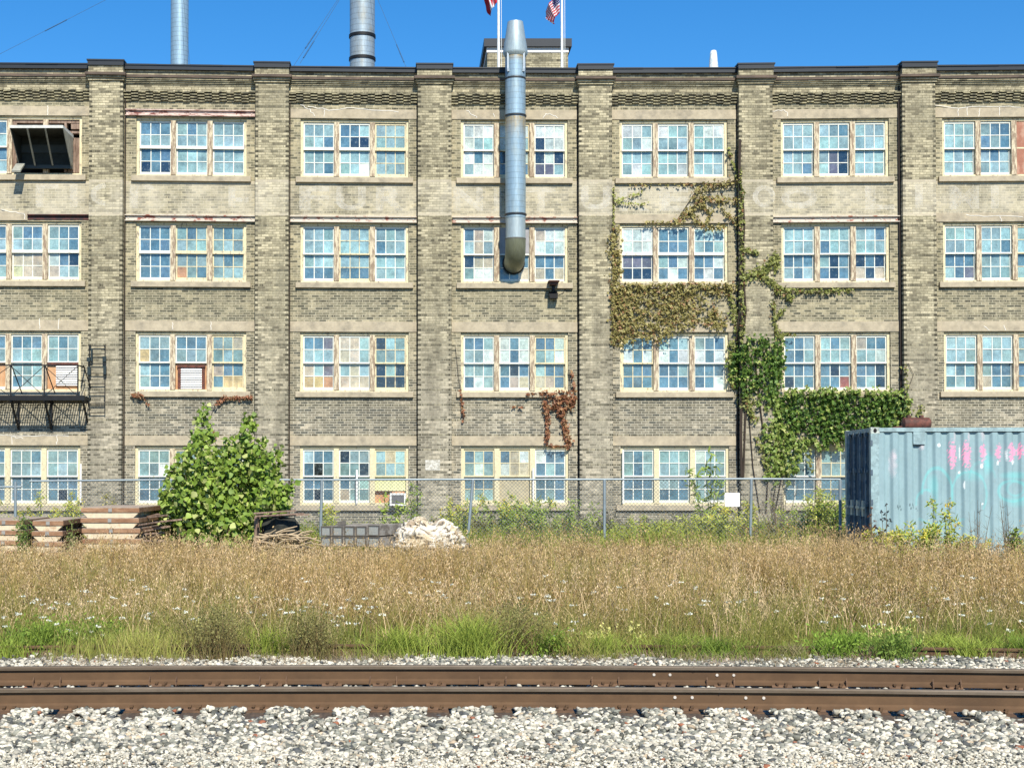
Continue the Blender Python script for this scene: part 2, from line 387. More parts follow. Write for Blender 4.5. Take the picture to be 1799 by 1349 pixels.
# ---- windows
PC = dict(w=(.50, .58, .55), c=(.24, .375, .39), g=(.18, .28, .29), b=(.085, .17, .235), d=(.015, .032, .06), t=(.40, .355, .26),  # blue panes: sky reflection painted into the base colour
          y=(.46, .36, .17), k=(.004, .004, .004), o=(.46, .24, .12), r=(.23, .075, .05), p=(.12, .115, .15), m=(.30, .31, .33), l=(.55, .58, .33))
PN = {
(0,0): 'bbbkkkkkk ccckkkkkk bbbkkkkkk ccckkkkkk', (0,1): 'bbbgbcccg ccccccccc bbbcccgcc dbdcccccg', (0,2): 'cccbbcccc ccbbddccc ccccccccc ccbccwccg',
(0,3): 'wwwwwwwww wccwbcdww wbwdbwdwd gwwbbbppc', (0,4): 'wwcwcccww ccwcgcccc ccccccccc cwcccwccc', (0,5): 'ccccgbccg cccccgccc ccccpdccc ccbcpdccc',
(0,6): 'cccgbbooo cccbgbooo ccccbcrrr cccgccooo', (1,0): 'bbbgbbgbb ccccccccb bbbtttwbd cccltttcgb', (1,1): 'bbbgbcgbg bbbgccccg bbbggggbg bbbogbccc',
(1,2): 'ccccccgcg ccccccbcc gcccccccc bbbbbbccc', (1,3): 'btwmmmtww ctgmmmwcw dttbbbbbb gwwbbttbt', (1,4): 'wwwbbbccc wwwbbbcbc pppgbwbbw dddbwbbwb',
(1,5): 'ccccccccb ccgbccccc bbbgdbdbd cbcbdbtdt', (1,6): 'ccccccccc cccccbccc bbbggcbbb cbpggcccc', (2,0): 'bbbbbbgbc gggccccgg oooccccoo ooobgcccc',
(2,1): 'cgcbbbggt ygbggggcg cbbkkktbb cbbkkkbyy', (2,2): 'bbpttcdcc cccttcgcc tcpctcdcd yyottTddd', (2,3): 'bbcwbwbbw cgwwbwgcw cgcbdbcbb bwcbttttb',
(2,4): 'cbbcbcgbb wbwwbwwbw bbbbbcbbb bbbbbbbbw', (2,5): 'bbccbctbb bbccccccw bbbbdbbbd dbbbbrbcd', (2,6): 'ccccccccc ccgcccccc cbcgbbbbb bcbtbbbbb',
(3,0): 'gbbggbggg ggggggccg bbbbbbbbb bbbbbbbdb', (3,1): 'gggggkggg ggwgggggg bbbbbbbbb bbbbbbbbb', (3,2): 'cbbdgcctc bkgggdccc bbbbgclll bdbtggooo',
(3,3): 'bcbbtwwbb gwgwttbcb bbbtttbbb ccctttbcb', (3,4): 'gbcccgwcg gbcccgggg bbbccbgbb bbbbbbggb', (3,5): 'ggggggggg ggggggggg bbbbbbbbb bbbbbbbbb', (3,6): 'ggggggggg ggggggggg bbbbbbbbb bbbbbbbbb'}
def jit(c, a=.2):
    k = 1+R.uniform(-a, a); return tuple(min(1, x*k*(1+R.uniform(-.05, .05))) for x in c)
thick = {(0,1), (0,2), (1,1), (1,4), (1,0)}
STEEL = {(0,1): STEELP, (1,1): STEELW, (1,2): STEELW, (1,3): STEELW, (1,5): STEELW}
NEWP = M2('yellowed_frame_paint', (.62, .55, .36), (.38, .32, .22), 8, .58, .68, sc=(1.5, 1, .5), rough=.6)
for r, (T0, B0) in enumerate(OPY):
    for c, (L0, R0) in enumerate(OPX):
        code = PN[(r, c)].split(); pm = NEWP if r == 3 else PAINT
        f = MB(); e = .6
        f.fb(L0, T0, L0+5, B0, -.30, -.07, mi=0); f.fb(R0-5, T0, R0, B0, -.30, -.07, mi=0)
        f.fb(L0+5, T0, R0-5, T0+4.5, -.30, -.07, mi=0); f.fb(L0+5, B0-4, R0-5, B0, -.30, -.06, mi=0)
        wd = (R0-L0-10-18)/3.; sx = []
        for k in range(3):
            a = L0+5+k*(wd+9); sx.append((a, a+wd))
            if k < 2: f.fb(a+wd, T0+4.5, a+wd+9, B0-4+R.uniform(0, 1.5), -.30, -.035, mi=1)
        win = f.build('window', [pm, NEWP if (r == 3 and c in (0, 2, 3, 4)) else MULL], bld)
        mid = (T0+B0)/2+.5
        for k, (a, b) in enumerate(sx):
            if (r, c) == (0, 0) and k > 0: continue
            gl = MB(); louver = (r, c, k) in ((2, 1, 1), (2, 0, 2))
            s = MB(); ag = a+2.2; bg_ = b-2.2; yu0 = T0+4.5+4; yu1 = mid-2.2; tk = 2.6 if (r, c) in thick else 0
            s.fb(a, T0+4.5, ag, mid-1, -.16, -.115); s.fb(bg_, T0+4.5, b, mid-1, -.16, -.115); s.fb(ag, T0+4.5, bg_, yu0, -.16, -.115)
            s.fb(a, mid-1-tk, b, mid+1.6, -.16, -.095)                       # meeting rail
            w3 = (bg_-ag)/3; ym = (yu0+yu1)/2
            if (r, c, k) != (1, 3, 1):
                for i in (1, 2): s.fb(ag+i*w3-.75, yu0, ag+i*w3+.75, mid-1-tk, -.15, -.12)
                s.fb(ag, ym-.7, bg_, ym+.7, -.15, -.1205)
            yl0 = mid+1.6; yl1 = B0-4-4.5; xo = 0
            if not louver and not ((r, c, k) in ((3, 2, 2), (0, 6, 2), (3, 3, 1))):
                s.fb(a, yl0, ag, B0-4, -.215, -.17); s.fb(bg_, yl0, b, B0-4, -.215, -.17); s.fb(ag, yl1, bg_, B0-4, -.215, -.165)
                for i in (1, 2): s.fb(ag+i*w3-.75, yl0, ag+i*w3+.75, yl1, -.21, -.175)
                y2 = (yl0+2+yl1)/2; s.fb(ag, y2-.7, bg_, y2+.7, -.21, -.1755)
            s.build('sash', SASH if R.random() < .75 else pm, win)
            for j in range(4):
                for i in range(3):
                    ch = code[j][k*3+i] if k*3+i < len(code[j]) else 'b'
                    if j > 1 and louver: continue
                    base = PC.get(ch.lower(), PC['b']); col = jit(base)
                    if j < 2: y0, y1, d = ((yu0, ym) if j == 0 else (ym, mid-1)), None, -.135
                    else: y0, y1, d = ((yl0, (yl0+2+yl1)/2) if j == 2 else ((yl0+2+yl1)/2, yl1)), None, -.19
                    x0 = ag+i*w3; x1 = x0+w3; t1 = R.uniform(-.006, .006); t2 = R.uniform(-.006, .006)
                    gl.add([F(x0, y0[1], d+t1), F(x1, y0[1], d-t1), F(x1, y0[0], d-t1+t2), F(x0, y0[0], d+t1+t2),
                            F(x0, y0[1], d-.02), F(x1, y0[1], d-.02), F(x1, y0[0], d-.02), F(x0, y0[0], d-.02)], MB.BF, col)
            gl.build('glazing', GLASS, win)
        sl = MB(); sl.fb(L0-8, B0, R0+8, B0+9.5, -.35, .10); sl.build('sill', STONE, win, bevel=.012)
        a, b = edges[c+1]; st = STEEL.get((r, c))
        LT = [(194.5, 211), (377.5, 393), (566, 584), (766, 783)][r]
        if st:
            l = MB(); l.fb(a+2, LT[0]+4.5, b-2, LT[0]+6, -.02, .09); l.fb(a+2, LT[0]+6, b-2, LT[0]+14, -.02, .02); l.fb(a+2, LT[0]+14, b-2, LT[0]+15.4, -.02, .09)
            l.build('lintel', st, win)
            q = MB()
            for i in range(9):
                x = a+8+(b-a-16)*i/8; q.fb(x-.8, LT[0]+9, x+.8, LT[0]+10.6, .018, .04)
            q.build('rivets', st, win)
        elif (r, c) == (1, 0):
            MB().fb(a, LT[0], 46, LT[1], -.02, .025).build('lintel', STONE, win, bevel=.01)
            l = MB(); l.fb(46.5, LT[0]+5, b-2, LT[0]+7, -.02, .10); l.fb(46.5, LT[0]+7, b-2, LT[0]+14, -.02, .02); l.build('steel_lintel', STEELD, win)
        else: MB().fb(a+.5, LT[0], b-.5, LT[1], -.02, .025).build('lintel', STONE, win, bevel=.01)
        # louvres and boards
        if (r, c) == (2, 1):
            a, b = sx[1]; l = MB(); l.fb(a, mid+1.6, b, B0-4, -.21, -.17); l.build('plywood_panel', PLY, win)
            l = MB(); l.fb(a+3, mid+5, b-3, mid+9, -.17, -.09); l.fb(a+4, mid+9, a+9, B0-4, -.17, -.12); l.fb(b-9, mid+9, b-4, B0-4, -.17, -.12); l.build('louver_frame', RUST, win)
            l = MB(); nl = 9; y0 = mid+10; hh = (B0-5-y0)/nl
            for i in range(nl):
                y = y0+i*hh; l.add([F(a+9.5, y+hh-.3, -.10), F(b-9.5, y+hh-.3, -.10), F(b-9.5, y, -.155), F(a+9.5, y, -.155), F(a+9.5, y+hh-.3, -.12), F(b-9.5, y+hh-.3, -.12), F(b-9.5, y, -.165), F(a+9.5, y, -.165)], MB.BF)
            l.build('louver', WHITE, win)
        if (r, c) == (2, 0):
            for kk in (2, 0):
                a, b = sx[kk]; l = MB(); l.fb(a, mid+1.6, b, B0-4, -.21, -.17); l.build('plywood_panel', PLY, win)
            a, b = sx[2]; MB().fb(a, mid+1, b, mid+5, -.17, -.09).build('louver_frame', RUST, win)
            l = MB(); nl = 9; y0 = mid+6; hh = (B0-10-y0)/nl
            for i in range(nl):
                y = y0+i*hh; l.add([F(a+15, y+hh-.25, -.09), F(b, y+hh-.25, -.09), F(b, y, -.15), F(a+15, y, -.15), F(a+15, y+hh-.25, -.11), F(b, y+hh-.25, -.11), F(b, y, -.16), F(a+15, y, -.16)], MB.BF)
            l.build('louver', WHITE, win)
        if (r, c) == (3, 2):
            a, b = sx[2]; l = MB(); l.fb(a, mid+1.6, b, mid+26, -.21, -.165); l.build('yellow_panel', M('yellow_green_panel', (.62, .62, .34), .7), win)
            MB().fb(a, mid+26, a+30, mid+30.5, -.2, -.12).build('dark_board', M('dark_board', (.07, .03, .02)), win)
            MB().fb(a, mid+30.5, b, B0-4, -.21, -.165).build('plywood_panel', PLY, win)
        if (r, c) == (3, 3):
            a, b = sx[1]; MB().fb(a, mid+1.6, b, B0-4, -.21, -.165).build('board_panel', M('tan_board', (.42, .37, .25), .8), win)
        if (r, c) == (0, 6):
            a, b = sx[2]; MB().fb(a, T0+6, b, B0-4, -.14, -.10).build('plywood_panel', M2('red_plywood', (.33, .14, .09), (.42, .24, .17), 3, sc=(1, 1, .4)), win)
        if (r, c) == (1, 3):
            a, b = sx[1]; MB().fb(a+1, T0+6, b-1, mid-1, -.13, -.10).build('metal_panel', M('grey_sheet_metal', (.30, .29, .30), .5, .5), win)
# timber lining and scraps round the vent hood
wb = MB()
wb.fb(16, 217, 136, 222, -.3, -.12); wb.fb(109, 222, 113, 308, -.3, -.06); wb.fb(120, 222, 136, 232, -.3, -.14); wb.fb(113, 236, 136, 240, -.3, -.11)
for i in range(3): wb.fb(114+i*7.4, 246+R.uniform(0, 2), 121+i*7.4, 308, -.3, -.13-.01*i)
wb.fb(16, 222, 24, 308, -.3, -.12)
wb.build('timber_lining', WOODO, bld)
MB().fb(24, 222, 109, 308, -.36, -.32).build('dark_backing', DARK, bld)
# drainpipes, and dark tubes standing in for shade, down the pilaster corners
for x, d, r_ in ((218.2, .05, .022), (508.6, .04, .016), (732.8, .03, .014), (1015.8, .03, .018), (1297, .03, .02), (1582.6, .05, .038)):
    MB().tube([F(x, y, d) for y in (146, 400, 650, 905)], r_, 8).build('drainpipe_shade_line', M('drainpipe_shade_dark_%d' % int(x), (.028, .02, .016), .7, .2), bld)
for x, y0, y1 in ((780, 815, 881), (627, 825, 885), (936.5, 822, 886), (1094, 790, 884), (143, 815, 882), (964, 0, 0)):
    if y1: MB().tube([F(x, y0, .07), F(x, y1, .07)], .032, 8).build('white_conduit', WHITE, bld)
# repointed cracks in the lintels (pale mortar)
def crack(pts):
    m = MB()
    pts = [pts[0]]+[((a[0]*(1-t)+b[0]*t)+R.gauss(0, .7), (a[1]*(1-t)+b[1]*t)+R.gauss(0, .9)) for a, b in zip(pts, pts[1:]) for t in (.25, .5, .75, 1.)]
    P = [F(x, y, .028) for x, y in pts]
    for p, q in zip(P, P[1:]): m.bar(p, q, .016, .012, up=(0, 1, 0))
    return m
cr = MB()
def addm(a, b):
    o = len(a.v); a.v += b.v; a.f += [[i+o for i in f] for f in b.f]; a.c += b.c; a.m += b.m
for pts in ([(80, 194), (82, 210)], [(527, 188), (545, 196), (552, 208)], [(540, 191), (575, 196), (620, 193), (666, 196), (700, 198)], [(570, 196), (568, 208)],
            [(820, 196), (835, 205), (838, 208)], [(868, 200), (870, 208)], [(955, 208), (960, 200), (975, 203), (981, 208)], [(1360, 198), (1380, 196), (1388, 205)],
            [(1640, 189), (1690, 195), (1760, 192), (1799, 196)], [(1688, 195), (1688, 209)], [(1704, 194), (1704, 209)], [(1726, 196), (1724, 209)], [(1761, 192), (1761, 208)],
            [(1700, 381), (1730, 384), (1760, 382), (1799, 386)], [(1760, 382), (1762, 392)], [(1730, 575), (1740, 582)], [(1765, 573), (1768, 583)],
            [(0, 374), (20, 378), (42, 381)], [(40, 381), (41, 391)], [(68, 563), (68, 580)], [(103, 563), (101, 582)], [(20, 768), (22, 781)], [(20, 768), (40, 770)], [(100, 766), (100, 782)],
            [(302, 569), (302, 581)], [(370, 567), (370, 582)], [(0, 765), (60, 767), (120, 765)]):
    crack(pts).build('mortar_patch', MORTAR, bld)
# faded painted sign lettering between the top two storeys
SIGN = NT('ghost_sign_paint'); tb = SIGN.n('BsdfTransparent'); mx = SIGN.n('MixShader')
SIGN.out((.80, .76, .66), .95, 0, .1)
fz = SIGN.ramp(SIGN.noise(4.5, 6, .8), [(.34, .02), (.64, .5)]); SIGN.l(fz, mx.inputs[0]); SIGN.l(tb.outputs[0], mx.inputs[1]); SIGN.l(SIGN.b.outputs[0], mx.inputs[2])
SIGN.l(mx.outputs[0], SIGN.t.nodes['Material Output'].inputs[0])
def arc(cx, cy, rx, ry, a0, a1, th, d):
    m = MB(); n = 20; A = [a0+(a1-a0)*i/n for i in range(n+1)]
    for p, q in zip(A, A[1:]):
        m.add([F(cx+rx*math.cos(p), cy+ry*math.sin(p), d), F(cx+rx*math.cos(q), cy+ry*math.sin(q), d),
               F(cx+(rx-th)*math.cos(q), cy+(ry-th*.8)*math.sin(q), d), F(cx+(rx-th)*math.cos(p), cy+(ry-th*.8)*math.sin(p), d)], [(0, 1, 2, 3)])
    return m
PI = math.pi
def letter(m): m.build('faded_letter', SIGN.m, bld)
letter(arc(190, 350, 30, 20, PI*.55, PI*1.45, 10, .264)); letter(arc(1341, 349, 20, 19, 0, 2*PI, 9, .264)); letter(arc(1407, 349, 32, 20, 0, 2*PI, 14, .004))
def srect(x0, y0, x1, y1, d=.004): letter(MB().add([F(x0, y1, d), F(x1, y1, d), F(x1, y0, d), F(x0, y0, d)], [(0, 1, 2, 3)]))
for q in ((226, 330, 240, 370), (240, 330, 268, 338), (60, 330, 74, 370), (74, 330, 100, 338), (120, 330, 134, 370), (400, 332, 412, 368), (412, 350, 436, 358)): srect(*q)
def glyph(ch, px, d=.004, w_=52):
    cu = bpy.data.curves.new('glyph', 'FONT'); cu.body = ch; cu.offset = .035; ob_ = bpy.data.objects.new('glyph', cu); COL.objects.link(ob_)
    me = bpy.data.meshes.new_from_object(ob_.evaluated_get(bpy.context.evaluated_depsgraph_get())); bpy.data.objects.remove(ob_)
    xs_ = [v.co.x for v in me.vertices]; ys_ = [v.co.y for v in me.vertices]; a, b, c_, e_ = min(xs_), max(xs_), min(ys_), max(ys_)
    if ch == 'I': w_ = 14
    m = MB(); m.v = [F(px+(v.co.x-a)/(b-a)*w_, 371-(v.co.y-c_)/(e_-c_)*41, d) for v in me.vertices]
    for p in me.polygons: m.f.append(list(p.vertices)); m.c.append(None); m.m.append(0)
    letter(m); bpy.data.meshes.remove(me)
for ch, x, d in (('F', 525, .004), ('U', 590, .004), ('R', 660, .004), ('N', 797, .004), ('I', 868, .004), ('T', 925, .004), ('U', 1020, .264), ('R', 1090, .004), ('E', 1160, .004), ('L', 1523, .004), ('I', 1606, .264), ('M', 1672, .004), ('I', 1745, .004)): glyph(ch, x, d)
MB().fb(747, 808, 773, 826, .255, .275).build('pale_patch', M2('painted_brick_patch', (.6, .58, .52), (.38, .36, .3), 14), bld)
# rooftop room behind the parapet
Yp = 51.
def PXZ(px, py, Y): return W(px, py, Y)
ph = empty('rooftop_room', (W(925, 120, 51)[0], 52, zr-.5), 'small brick rooftop room with dark metal coping behind the flagpoles', 'rooftop room')
x0 = W(856, 100, Yp)[0]; x1 = W(998, 100, Yp)[0]; z1 = W(900, 84, Yp)[2]; zw = W(900, 93, Yp)[2]; zt = W(900, 70, Yp)[2]
MB().box(x0, Yp, zr-.6, x1, Yp+3.2, zw).build('wall', B_TOP, ph)
MB().box(x0-.02, Yp-.03, zw, x1+.02, Yp+3.23, z1).build('fascia', M2('flaking_white_fascia', (.7, .68, .66), (.35, .3, .27), 9, .6, .7), ph)
MB().box(x0-.12, Yp-.14, z1, x1+.12, Yp+3.35, zt).build('coping', COPING, ph)
br = MB()
for dx in (0, .25): br.bar((x1+.02+dx*.1, Yp+.4+dx, zr+.9), (x1+.7+dx*.5, Yp+.5+dx, zr-.4), .04)
br.build('brace', BLACK, ph)
# ---------------------------------------------------------------- exhaust duct on the wall
DD = .75
def DX(px): return (px-PX)*(45-DD)/FP
def DZ(py): return HC+(FZ(py, 907)-HC)*(45-DD)/45
cx = DX(906.5); r0 = 18*(45-DD)/FP; cy = 45-DD
duct = empty('exhaust_duct', (cx, cy, DZ(440)), 'tall galvanised exhaust duct with conical cap rising in front of the brick wall', 'exhaust duct')
e = DZ(420); MB().lathe(cx, cy, [(r0, DZ(384)), (r0, DZ(101))], 40).build('duct_pipe', DUCT, duct, smooth=True)
MB().lathe(cx, cy, [(r0*.97, e-.02), (r0*.97, DZ(384))], 40).build('lower_sleeve', DUCTC, duct, smooth=True)
rc = MB()
for y in (204, 377): rc.lathe(cx, cy, [(r0*1.0, DZ(y+3)), (r0*1.09, DZ(y+2.2)), (r0*1.09, DZ(y-.2)), (r0, DZ(y-1))], 40)
rc.lathe(cx, cy, [(r0, DZ(142)), (r0*1.03, DZ(141)), (r0*1.03, DZ(139)), (r0, DZ(138))], 40)
rc.build('collar', M('dark_flange', (.05, .055, .06), .5, .5), duct, smooth=True)
MB().lathe(cx, cy, [(r0*1.02, DZ(101)), (r0*1.18, DZ(97)), (r0*1.22, DZ(93)), (r0*.76, DZ(40)), (r0*.72, DZ(40)), (r0*1.1, DZ(94))], 40, cap=False).build('cap_cone', DUCTC, duct, smooth=True)
st = MB()
for s in (-1, 1):
    st.bar((cx+s*r0*.78, cy-r0*.72, DZ(97)), (cx+s*r0*.78, cy-r0*.72, DZ(125)), .055, .06); st.bar((cx+s*r0*.78, cy-r0*.74, DZ(125)), (cx+s*r0*.74, cy-r0*.72, DZ(130)), .07, .08)
st.build('cap_strap', M('zinc_strap', (.30, .35, .40), .5, .5), duct)
# mitred elbow turning into the window
el = MB(); rb = .62; n = 36; ring = []
segs = 5
for i in range(segs+1):
    a = (PI/2)*i/segs; ring.append(((cy+rb)-rb*math.cos(a), e-rb*math.sin(a), a))
vs = []; fs = []
for i, (yy, zz_, a) in enumerate(ring):
    for k in range(n):
        t = 2*PI*k/n; q = r0*math.sin(t)
        vs.append((cx+r0*math.cos(t), yy-q*math.cos(a), zz_-q*math.sin(a)))
# ends: extend into the window
for k in range(n):
    t = 2*PI*k/n; vs.append((cx+r0*math.cos(t), 45.12, e-rb-r0*math.sin(t)))
for i in range(segs+1):
    for k in range(n): fs.append((i*n+k, i*n+(k+1) % n, (i+1)*n+(k+1) % n, (i+1)*n+k))
el.add(vs, fs); el.build('elbow', DUCTE, duct, smooth=True)
fl = MB(); nn = 36
vs = [(cx+rr*math.cos(2*PI*k/nn), yy, e-rb-rr*math.sin(2*PI*k/nn)) for rr, yy in ((r0*1.12, 45.08), (r0*1.12, 45.13), (r0*.9, 45.13), (r0*.9, 45.08)) for k in range(nn)]
fl.add(vs, [(i*nn+k, i*nn+(k+1) % nn, ((i+1) % 4)*nn+(k+1) % nn, ((i+1) % 4)*nn+k) for i in range(4) for k in range(nn)]).build('wall_flange', BLACK, duct)
MB().lathe(cx, cy-.0, [(r0*1.01, e+.01), (r0*1.01, e-.03)], 40).build('seam', M('seam', (.12, .12, .1)), duct)
# dent patch
# ---- rooftop stacks
def stack(name, label, xl, xr, Y, col, collars, wires):
    a, b = W(xl, 60, Y)[0], W(xr, 60, Y)[0]; c = (a+b)/2; r = (b-a)/2
    t = empty(name, (c, Y, zr-.5), label, 'chimney stack'); top = W(0, -90, Y)[2]
    MB().lathe(c, Y, [(r, zr-.6), (r, top)], 40).build('stack_pipe', col, t, smooth=True)
    if collars:
        m = MB()
        for y in collars:
            z = W(0, y, Y)[2]; m.lathe(c, Y, [(r, z+.06), (r*1.07, z+.05), (r*1.07, z-.05), (r, z-.06)], 40)
        m.build('collar', BLACK, t, smooth=True)
    for p, q, z0 in wires:
        P0 = np.array((c, Y, top-.5)); P1 = np.array(W(*p, Y-3)); 
        MB().tube([P0, P1], .006, 5).build('guy_wire', M('wire', (.05, .08, .12)), t)
        if q:
            d = (P0-P1); d /= np.linalg.norm(d); MB().tube([P1+d*q, P1+d*(q+.9)], .022, 6).build('turnbuckle', M('blue_tape', (.03, .10, .22)), t)
    return t
S1 = ductmat('pale_blue_stack', (.27, .40, .50), (.30, .42, .5), .17); S2 = ductmat('rust_streaked_stack', (.30, .38, .44), (.28, .26, .20), .19)
stack('roof_stack', 'slim pale blue metal stack rising behind the roof at left', 300, 331, 53, S1, [], [((334, 118), 0, 0), ((-60, 126), 3.2, 0)])
stack('roof_stack', 'wide grey metal stack with two dark collars and a rusty foot', 614.5, 658.5, 50, S2, [65, 105], [((714, 120), .3, 0), ((527, 112), .3, 0), ((512, 122), 1.1, 0)])
vt = empty('roof_vent', (W(1253, 120, 50)[0], 50, zr-.5), 'short pale conical vent standing on the roof at right', 'vent')
c = W(1253.5, 100, 50)[0]; MB().lathe(c, 50, [(.19, zr-.6), (.165, W(0, 122, 50)[2]), (.115, W(0, 93, 50)[2]), (.09, W(0, 89.5, 50)[2])], 28).build('vent_cone', M2('whitewashed_metal', (.78, .8, .8), (.5, .58, .6), 12), vt, smooth=True)
# ---- flagpoles and flags
POLE = M('white_flagpole', (.75, .77, .74), .4)
PY = 46.
def flagpole(px, label):
    t = empty('flagpole', (W(px, 118, PY)[0], PY, zr-.5), label, 'flagpole', 'white flagpoles on the roof'); x = t.location.x; tz = W(0, -75, PY)[2]
    MB().tube([(x, PY, zr-.6), (x, PY, tz)], [.05, .032], 12).build('pole', POLE, t, smooth=True)
    MB().lathe(x, PY, [(.01, tz-.02), (.06, tz+.02), (.07, tz+.07), (.05, tz+.12), (.01, tz+.15)], 12).build('finial', M('gold_ball', (.5, .35, .1), .3, .8), t, smooth=True)
    MB().tube([(x+.09, PY-.03, zr-.5), (x+.085, PY-.03, tz-.1)], .008, 5).build('halyard', POLE, t)
flagpole(876, 'white flagpole carrying the red and white flag'); flagpole(987.5, 'white flagpole carrying the striped flag')
def flag(name, label, xh, yt, yb, fly, droop, colf, H, seed):
    """hanging flag: hoist along the pole, cloth falling to the left in folds"""
    nu, nv = 44, 26; vs = []; fs = []; cs = []; rr = random.Random(seed); ph_ = rr.uniform(0, 6)
    for i in range(nu+1):
        for j in range(nv+1):
            u, v = i/nu, j/nv
            px = xh-2-fly*(u**.9)*(.75+.25*math.sin(v*3.0+.6))*(1-.35*u*v*1.0)
            py = yt+(yb-yt)*v+droop*u**1.25*(1-.28*v)
            px += 2.0*u*math.sin(v*7+u*4+ph_); X, _, Z = W(px, py, PY)
            vs.append((X, PY+.17*math.sin(u*11+v*3+ph_)*(.25+u), Z))
    for i in range(nu):
        for j in range(nv):
            a = i*(nv+1)+j; fs.append((a, a+1, a+nv+2, a+nv+1)); cs.append(colf((i+.5)/nu, (j+.5)/nv))
    m = MB(); m.v = vs; m.f = fs; m.c = cs; m.m = [0]*len(fs)
    o = m.build(name, M(name+'_cloth', None, .75, var=.06, transl=.3), None, smooth=True, loc=vs[0])
    so_ = o.modifiers.new('thickness', 'SOLIDIFY'); so_.thickness = .004
    tag(o, label, 'flag')
REDC, WHC, BLC = (.62, .03, .05), (.82, .82, .84), (.03, .05, .20)
def can(u, v):
    if u < .25 or u > .75: return REDC
    x, y = (u-.5)*2, (v-.5)*2*.5     # simple maple-leaf outline
    a = math.atan2(x, -y); rr = math.hypot(x, y); lim = .26*(1+.28*math.cos(a*2)+.22*abs(math.cos(a*3.5)))
    return REDC if rr < lim or (abs(x) < .03 and 0 < y < .42) else WHC
def usa(u, v):
    if u < .4 and v < 7/13:
        i, j = u/.4*11, v/(7/13)*9
        return WHC if (int(i)+int(j)) % 2 == 0 and abs(i % 1-.5) < .3 and abs(j % 1-.5) < .3 else BLC
    return REDC if int(v*13) % 2 == 0 else WHC
flag('flag', 'red and white maple leaf flag drooping from the first pole', 875, -32, 6, 24, 30, can, 0, 3)
flag('flag', 'red, white and blue striped flag drooping from the second pole', 985, -12, 24, 27, 30, usa, 0, 9)
# ---------------------------------------------------------------- fire escape and ladder
fe = empty('fire_escape', (FX(80), 44.5, FZ(698)), 'black iron fire escape balcony below a third storey window at far left', 'fire escape')
zf = HC+(FZ(698, 60)-HC)*44.05/45
xa_, xb_ = FX(-70), (148-PX)*44.05/FP
p = MB(); p.box(xa_, 44.02, zf-.12, xb_, 44.07, zf+.03); p.box(xa_, 44.9, zf-.08, xb_, 44.95, zf); p.box(xb_-.05, 44.07, zf-.1, xb_, 44.9, zf)
n = int((xb_-xa_)/.075)
for i in range(n):
    x = xa_+.03+i*.075; p.box(x, 44.08, zf-.035, x+.022, 44.89, zf)
p.build('platform', BLACK, fe)
p = MB(); rzt = HC+(FZ(644, 60)-HC)*44.05/45; posts = [W(x, 640, 44.04)[0] for x in (-60, 19, 78, 137)]
p.bar((xa_, 44.04, rzt), (posts[-1], 44.04, rzt), .04)
for x in posts: p.bar((x, 44.04, zf), (x, 44.04, rzt), .038)
for a, b in zip(posts, posts[1:]): p.bar((a, 44.02, zf), (b, 44.02, rzt-.02), .018); p.bar((a, 44.035, rzt-.02), (b, 44.035, zf), .018)
p.bar((posts[-1], 44.04, rzt), (posts[-1], 44.95, rzt), .035); p.bar((posts[-1], 44.04, zf+.5), (posts[-1], 44.95, zf+.5), .025)
p.build('railing', BLACK, fe)
for x in (posts[1], posts[2], xb_-.06):
    q = MB(); q.bar((x, 44.06, zf-.11), (x, 44.97, zf-.95), .05); q.bar((x, 44.96, zf-.1), (x, 44.96, zf-1.0), .06); q.bar((x, 44.05, zf-.13), (x, 44.97, zf-.13), .05); q.build('bracket', BLACK, fe)
    q = MB(); q.bar((x+.02, 44.04, rzt), (x+.12, 44.95, zf+.1), .025); q.build('stay', BLACK, fe)
ld = empty('wall_ladder', (FX(174), 44.6, FZ(727)), 'black iron drop ladder fixed to the brick pilaster', 'ladder')
DL = .36
def LB(x, y): return (FX(x), 45-DL, FZ(y))
for x in (160.5, 188): MB().bar(LB(x, 608), LB(x, 727), .022, .05).build('rail', BLACK, ld)
rg = MB()
for y in (609.5, 624, 641, 657.5, 675.5, 691.5, 709.5, 712, 726): rg.bar(LB(160.5, y), LB(188, y), .02)
rg.build('rung', BLACK, ld)
g = MB()
GBM = M('green_black_iron', (.02, .035, .04), .6, .3)
for x, y0, y1, ww in ((159.5, 632, 639, 6), (187, 630, 639, 6), (160.5, 648, 662, 6), (188, 647, 661, 5), (165, 618, 638, 3)): MB().fb(x-ww/2, y0, x+ww/2, y1, DL-.03, DL+.05).build('guide_bracket', GBM, ld)
for y in (612, 655, 700):
    for x in (161, 186): MB().fb(x, y, x+2, y+2, .2, DL).build('standoff', GBM, ld)
# ---- flood light
fl = empty('flood_light', (FX(972), 44.8, FZ(512)), 'small dark security light fixed under a second storey window sill', 'lamp')
m = MB(); m.fb(962, 496, 981, 498.5, .1, .5); m.fb(965, 498.5, 978, 503, .12, .42); m.build('hood', M('rusty_lamp_hood', (.08, .04, .03), .6, .4), fl)
m = MB(); m.fb(969, 503, 974, 512, .1, .25); m.bar(F(971, 507, .0), F(971, 505, .25), .04); m.tube([F(974, 512, .12), F(982, 518, .03), F(990, 515, .02), F(994, 508, .02)], .008, 5); m.build('bracket', BLACK, fl)
m = MB(); m.add([F(964, 517, .16), F(980, 517, .16), F(979, 526, .3), F(965, 526, .3), F(965, 513, .05), F(979, 513, .05), F(980, 526, .08), F(964, 526, .08)], [(0,1,2,3),(4,7,6,5),(0,4,5,1),(1,5,6,2),(2,6,7,3),(3,7,4,0)]); m.build('lamp_head', BLACK, fl)
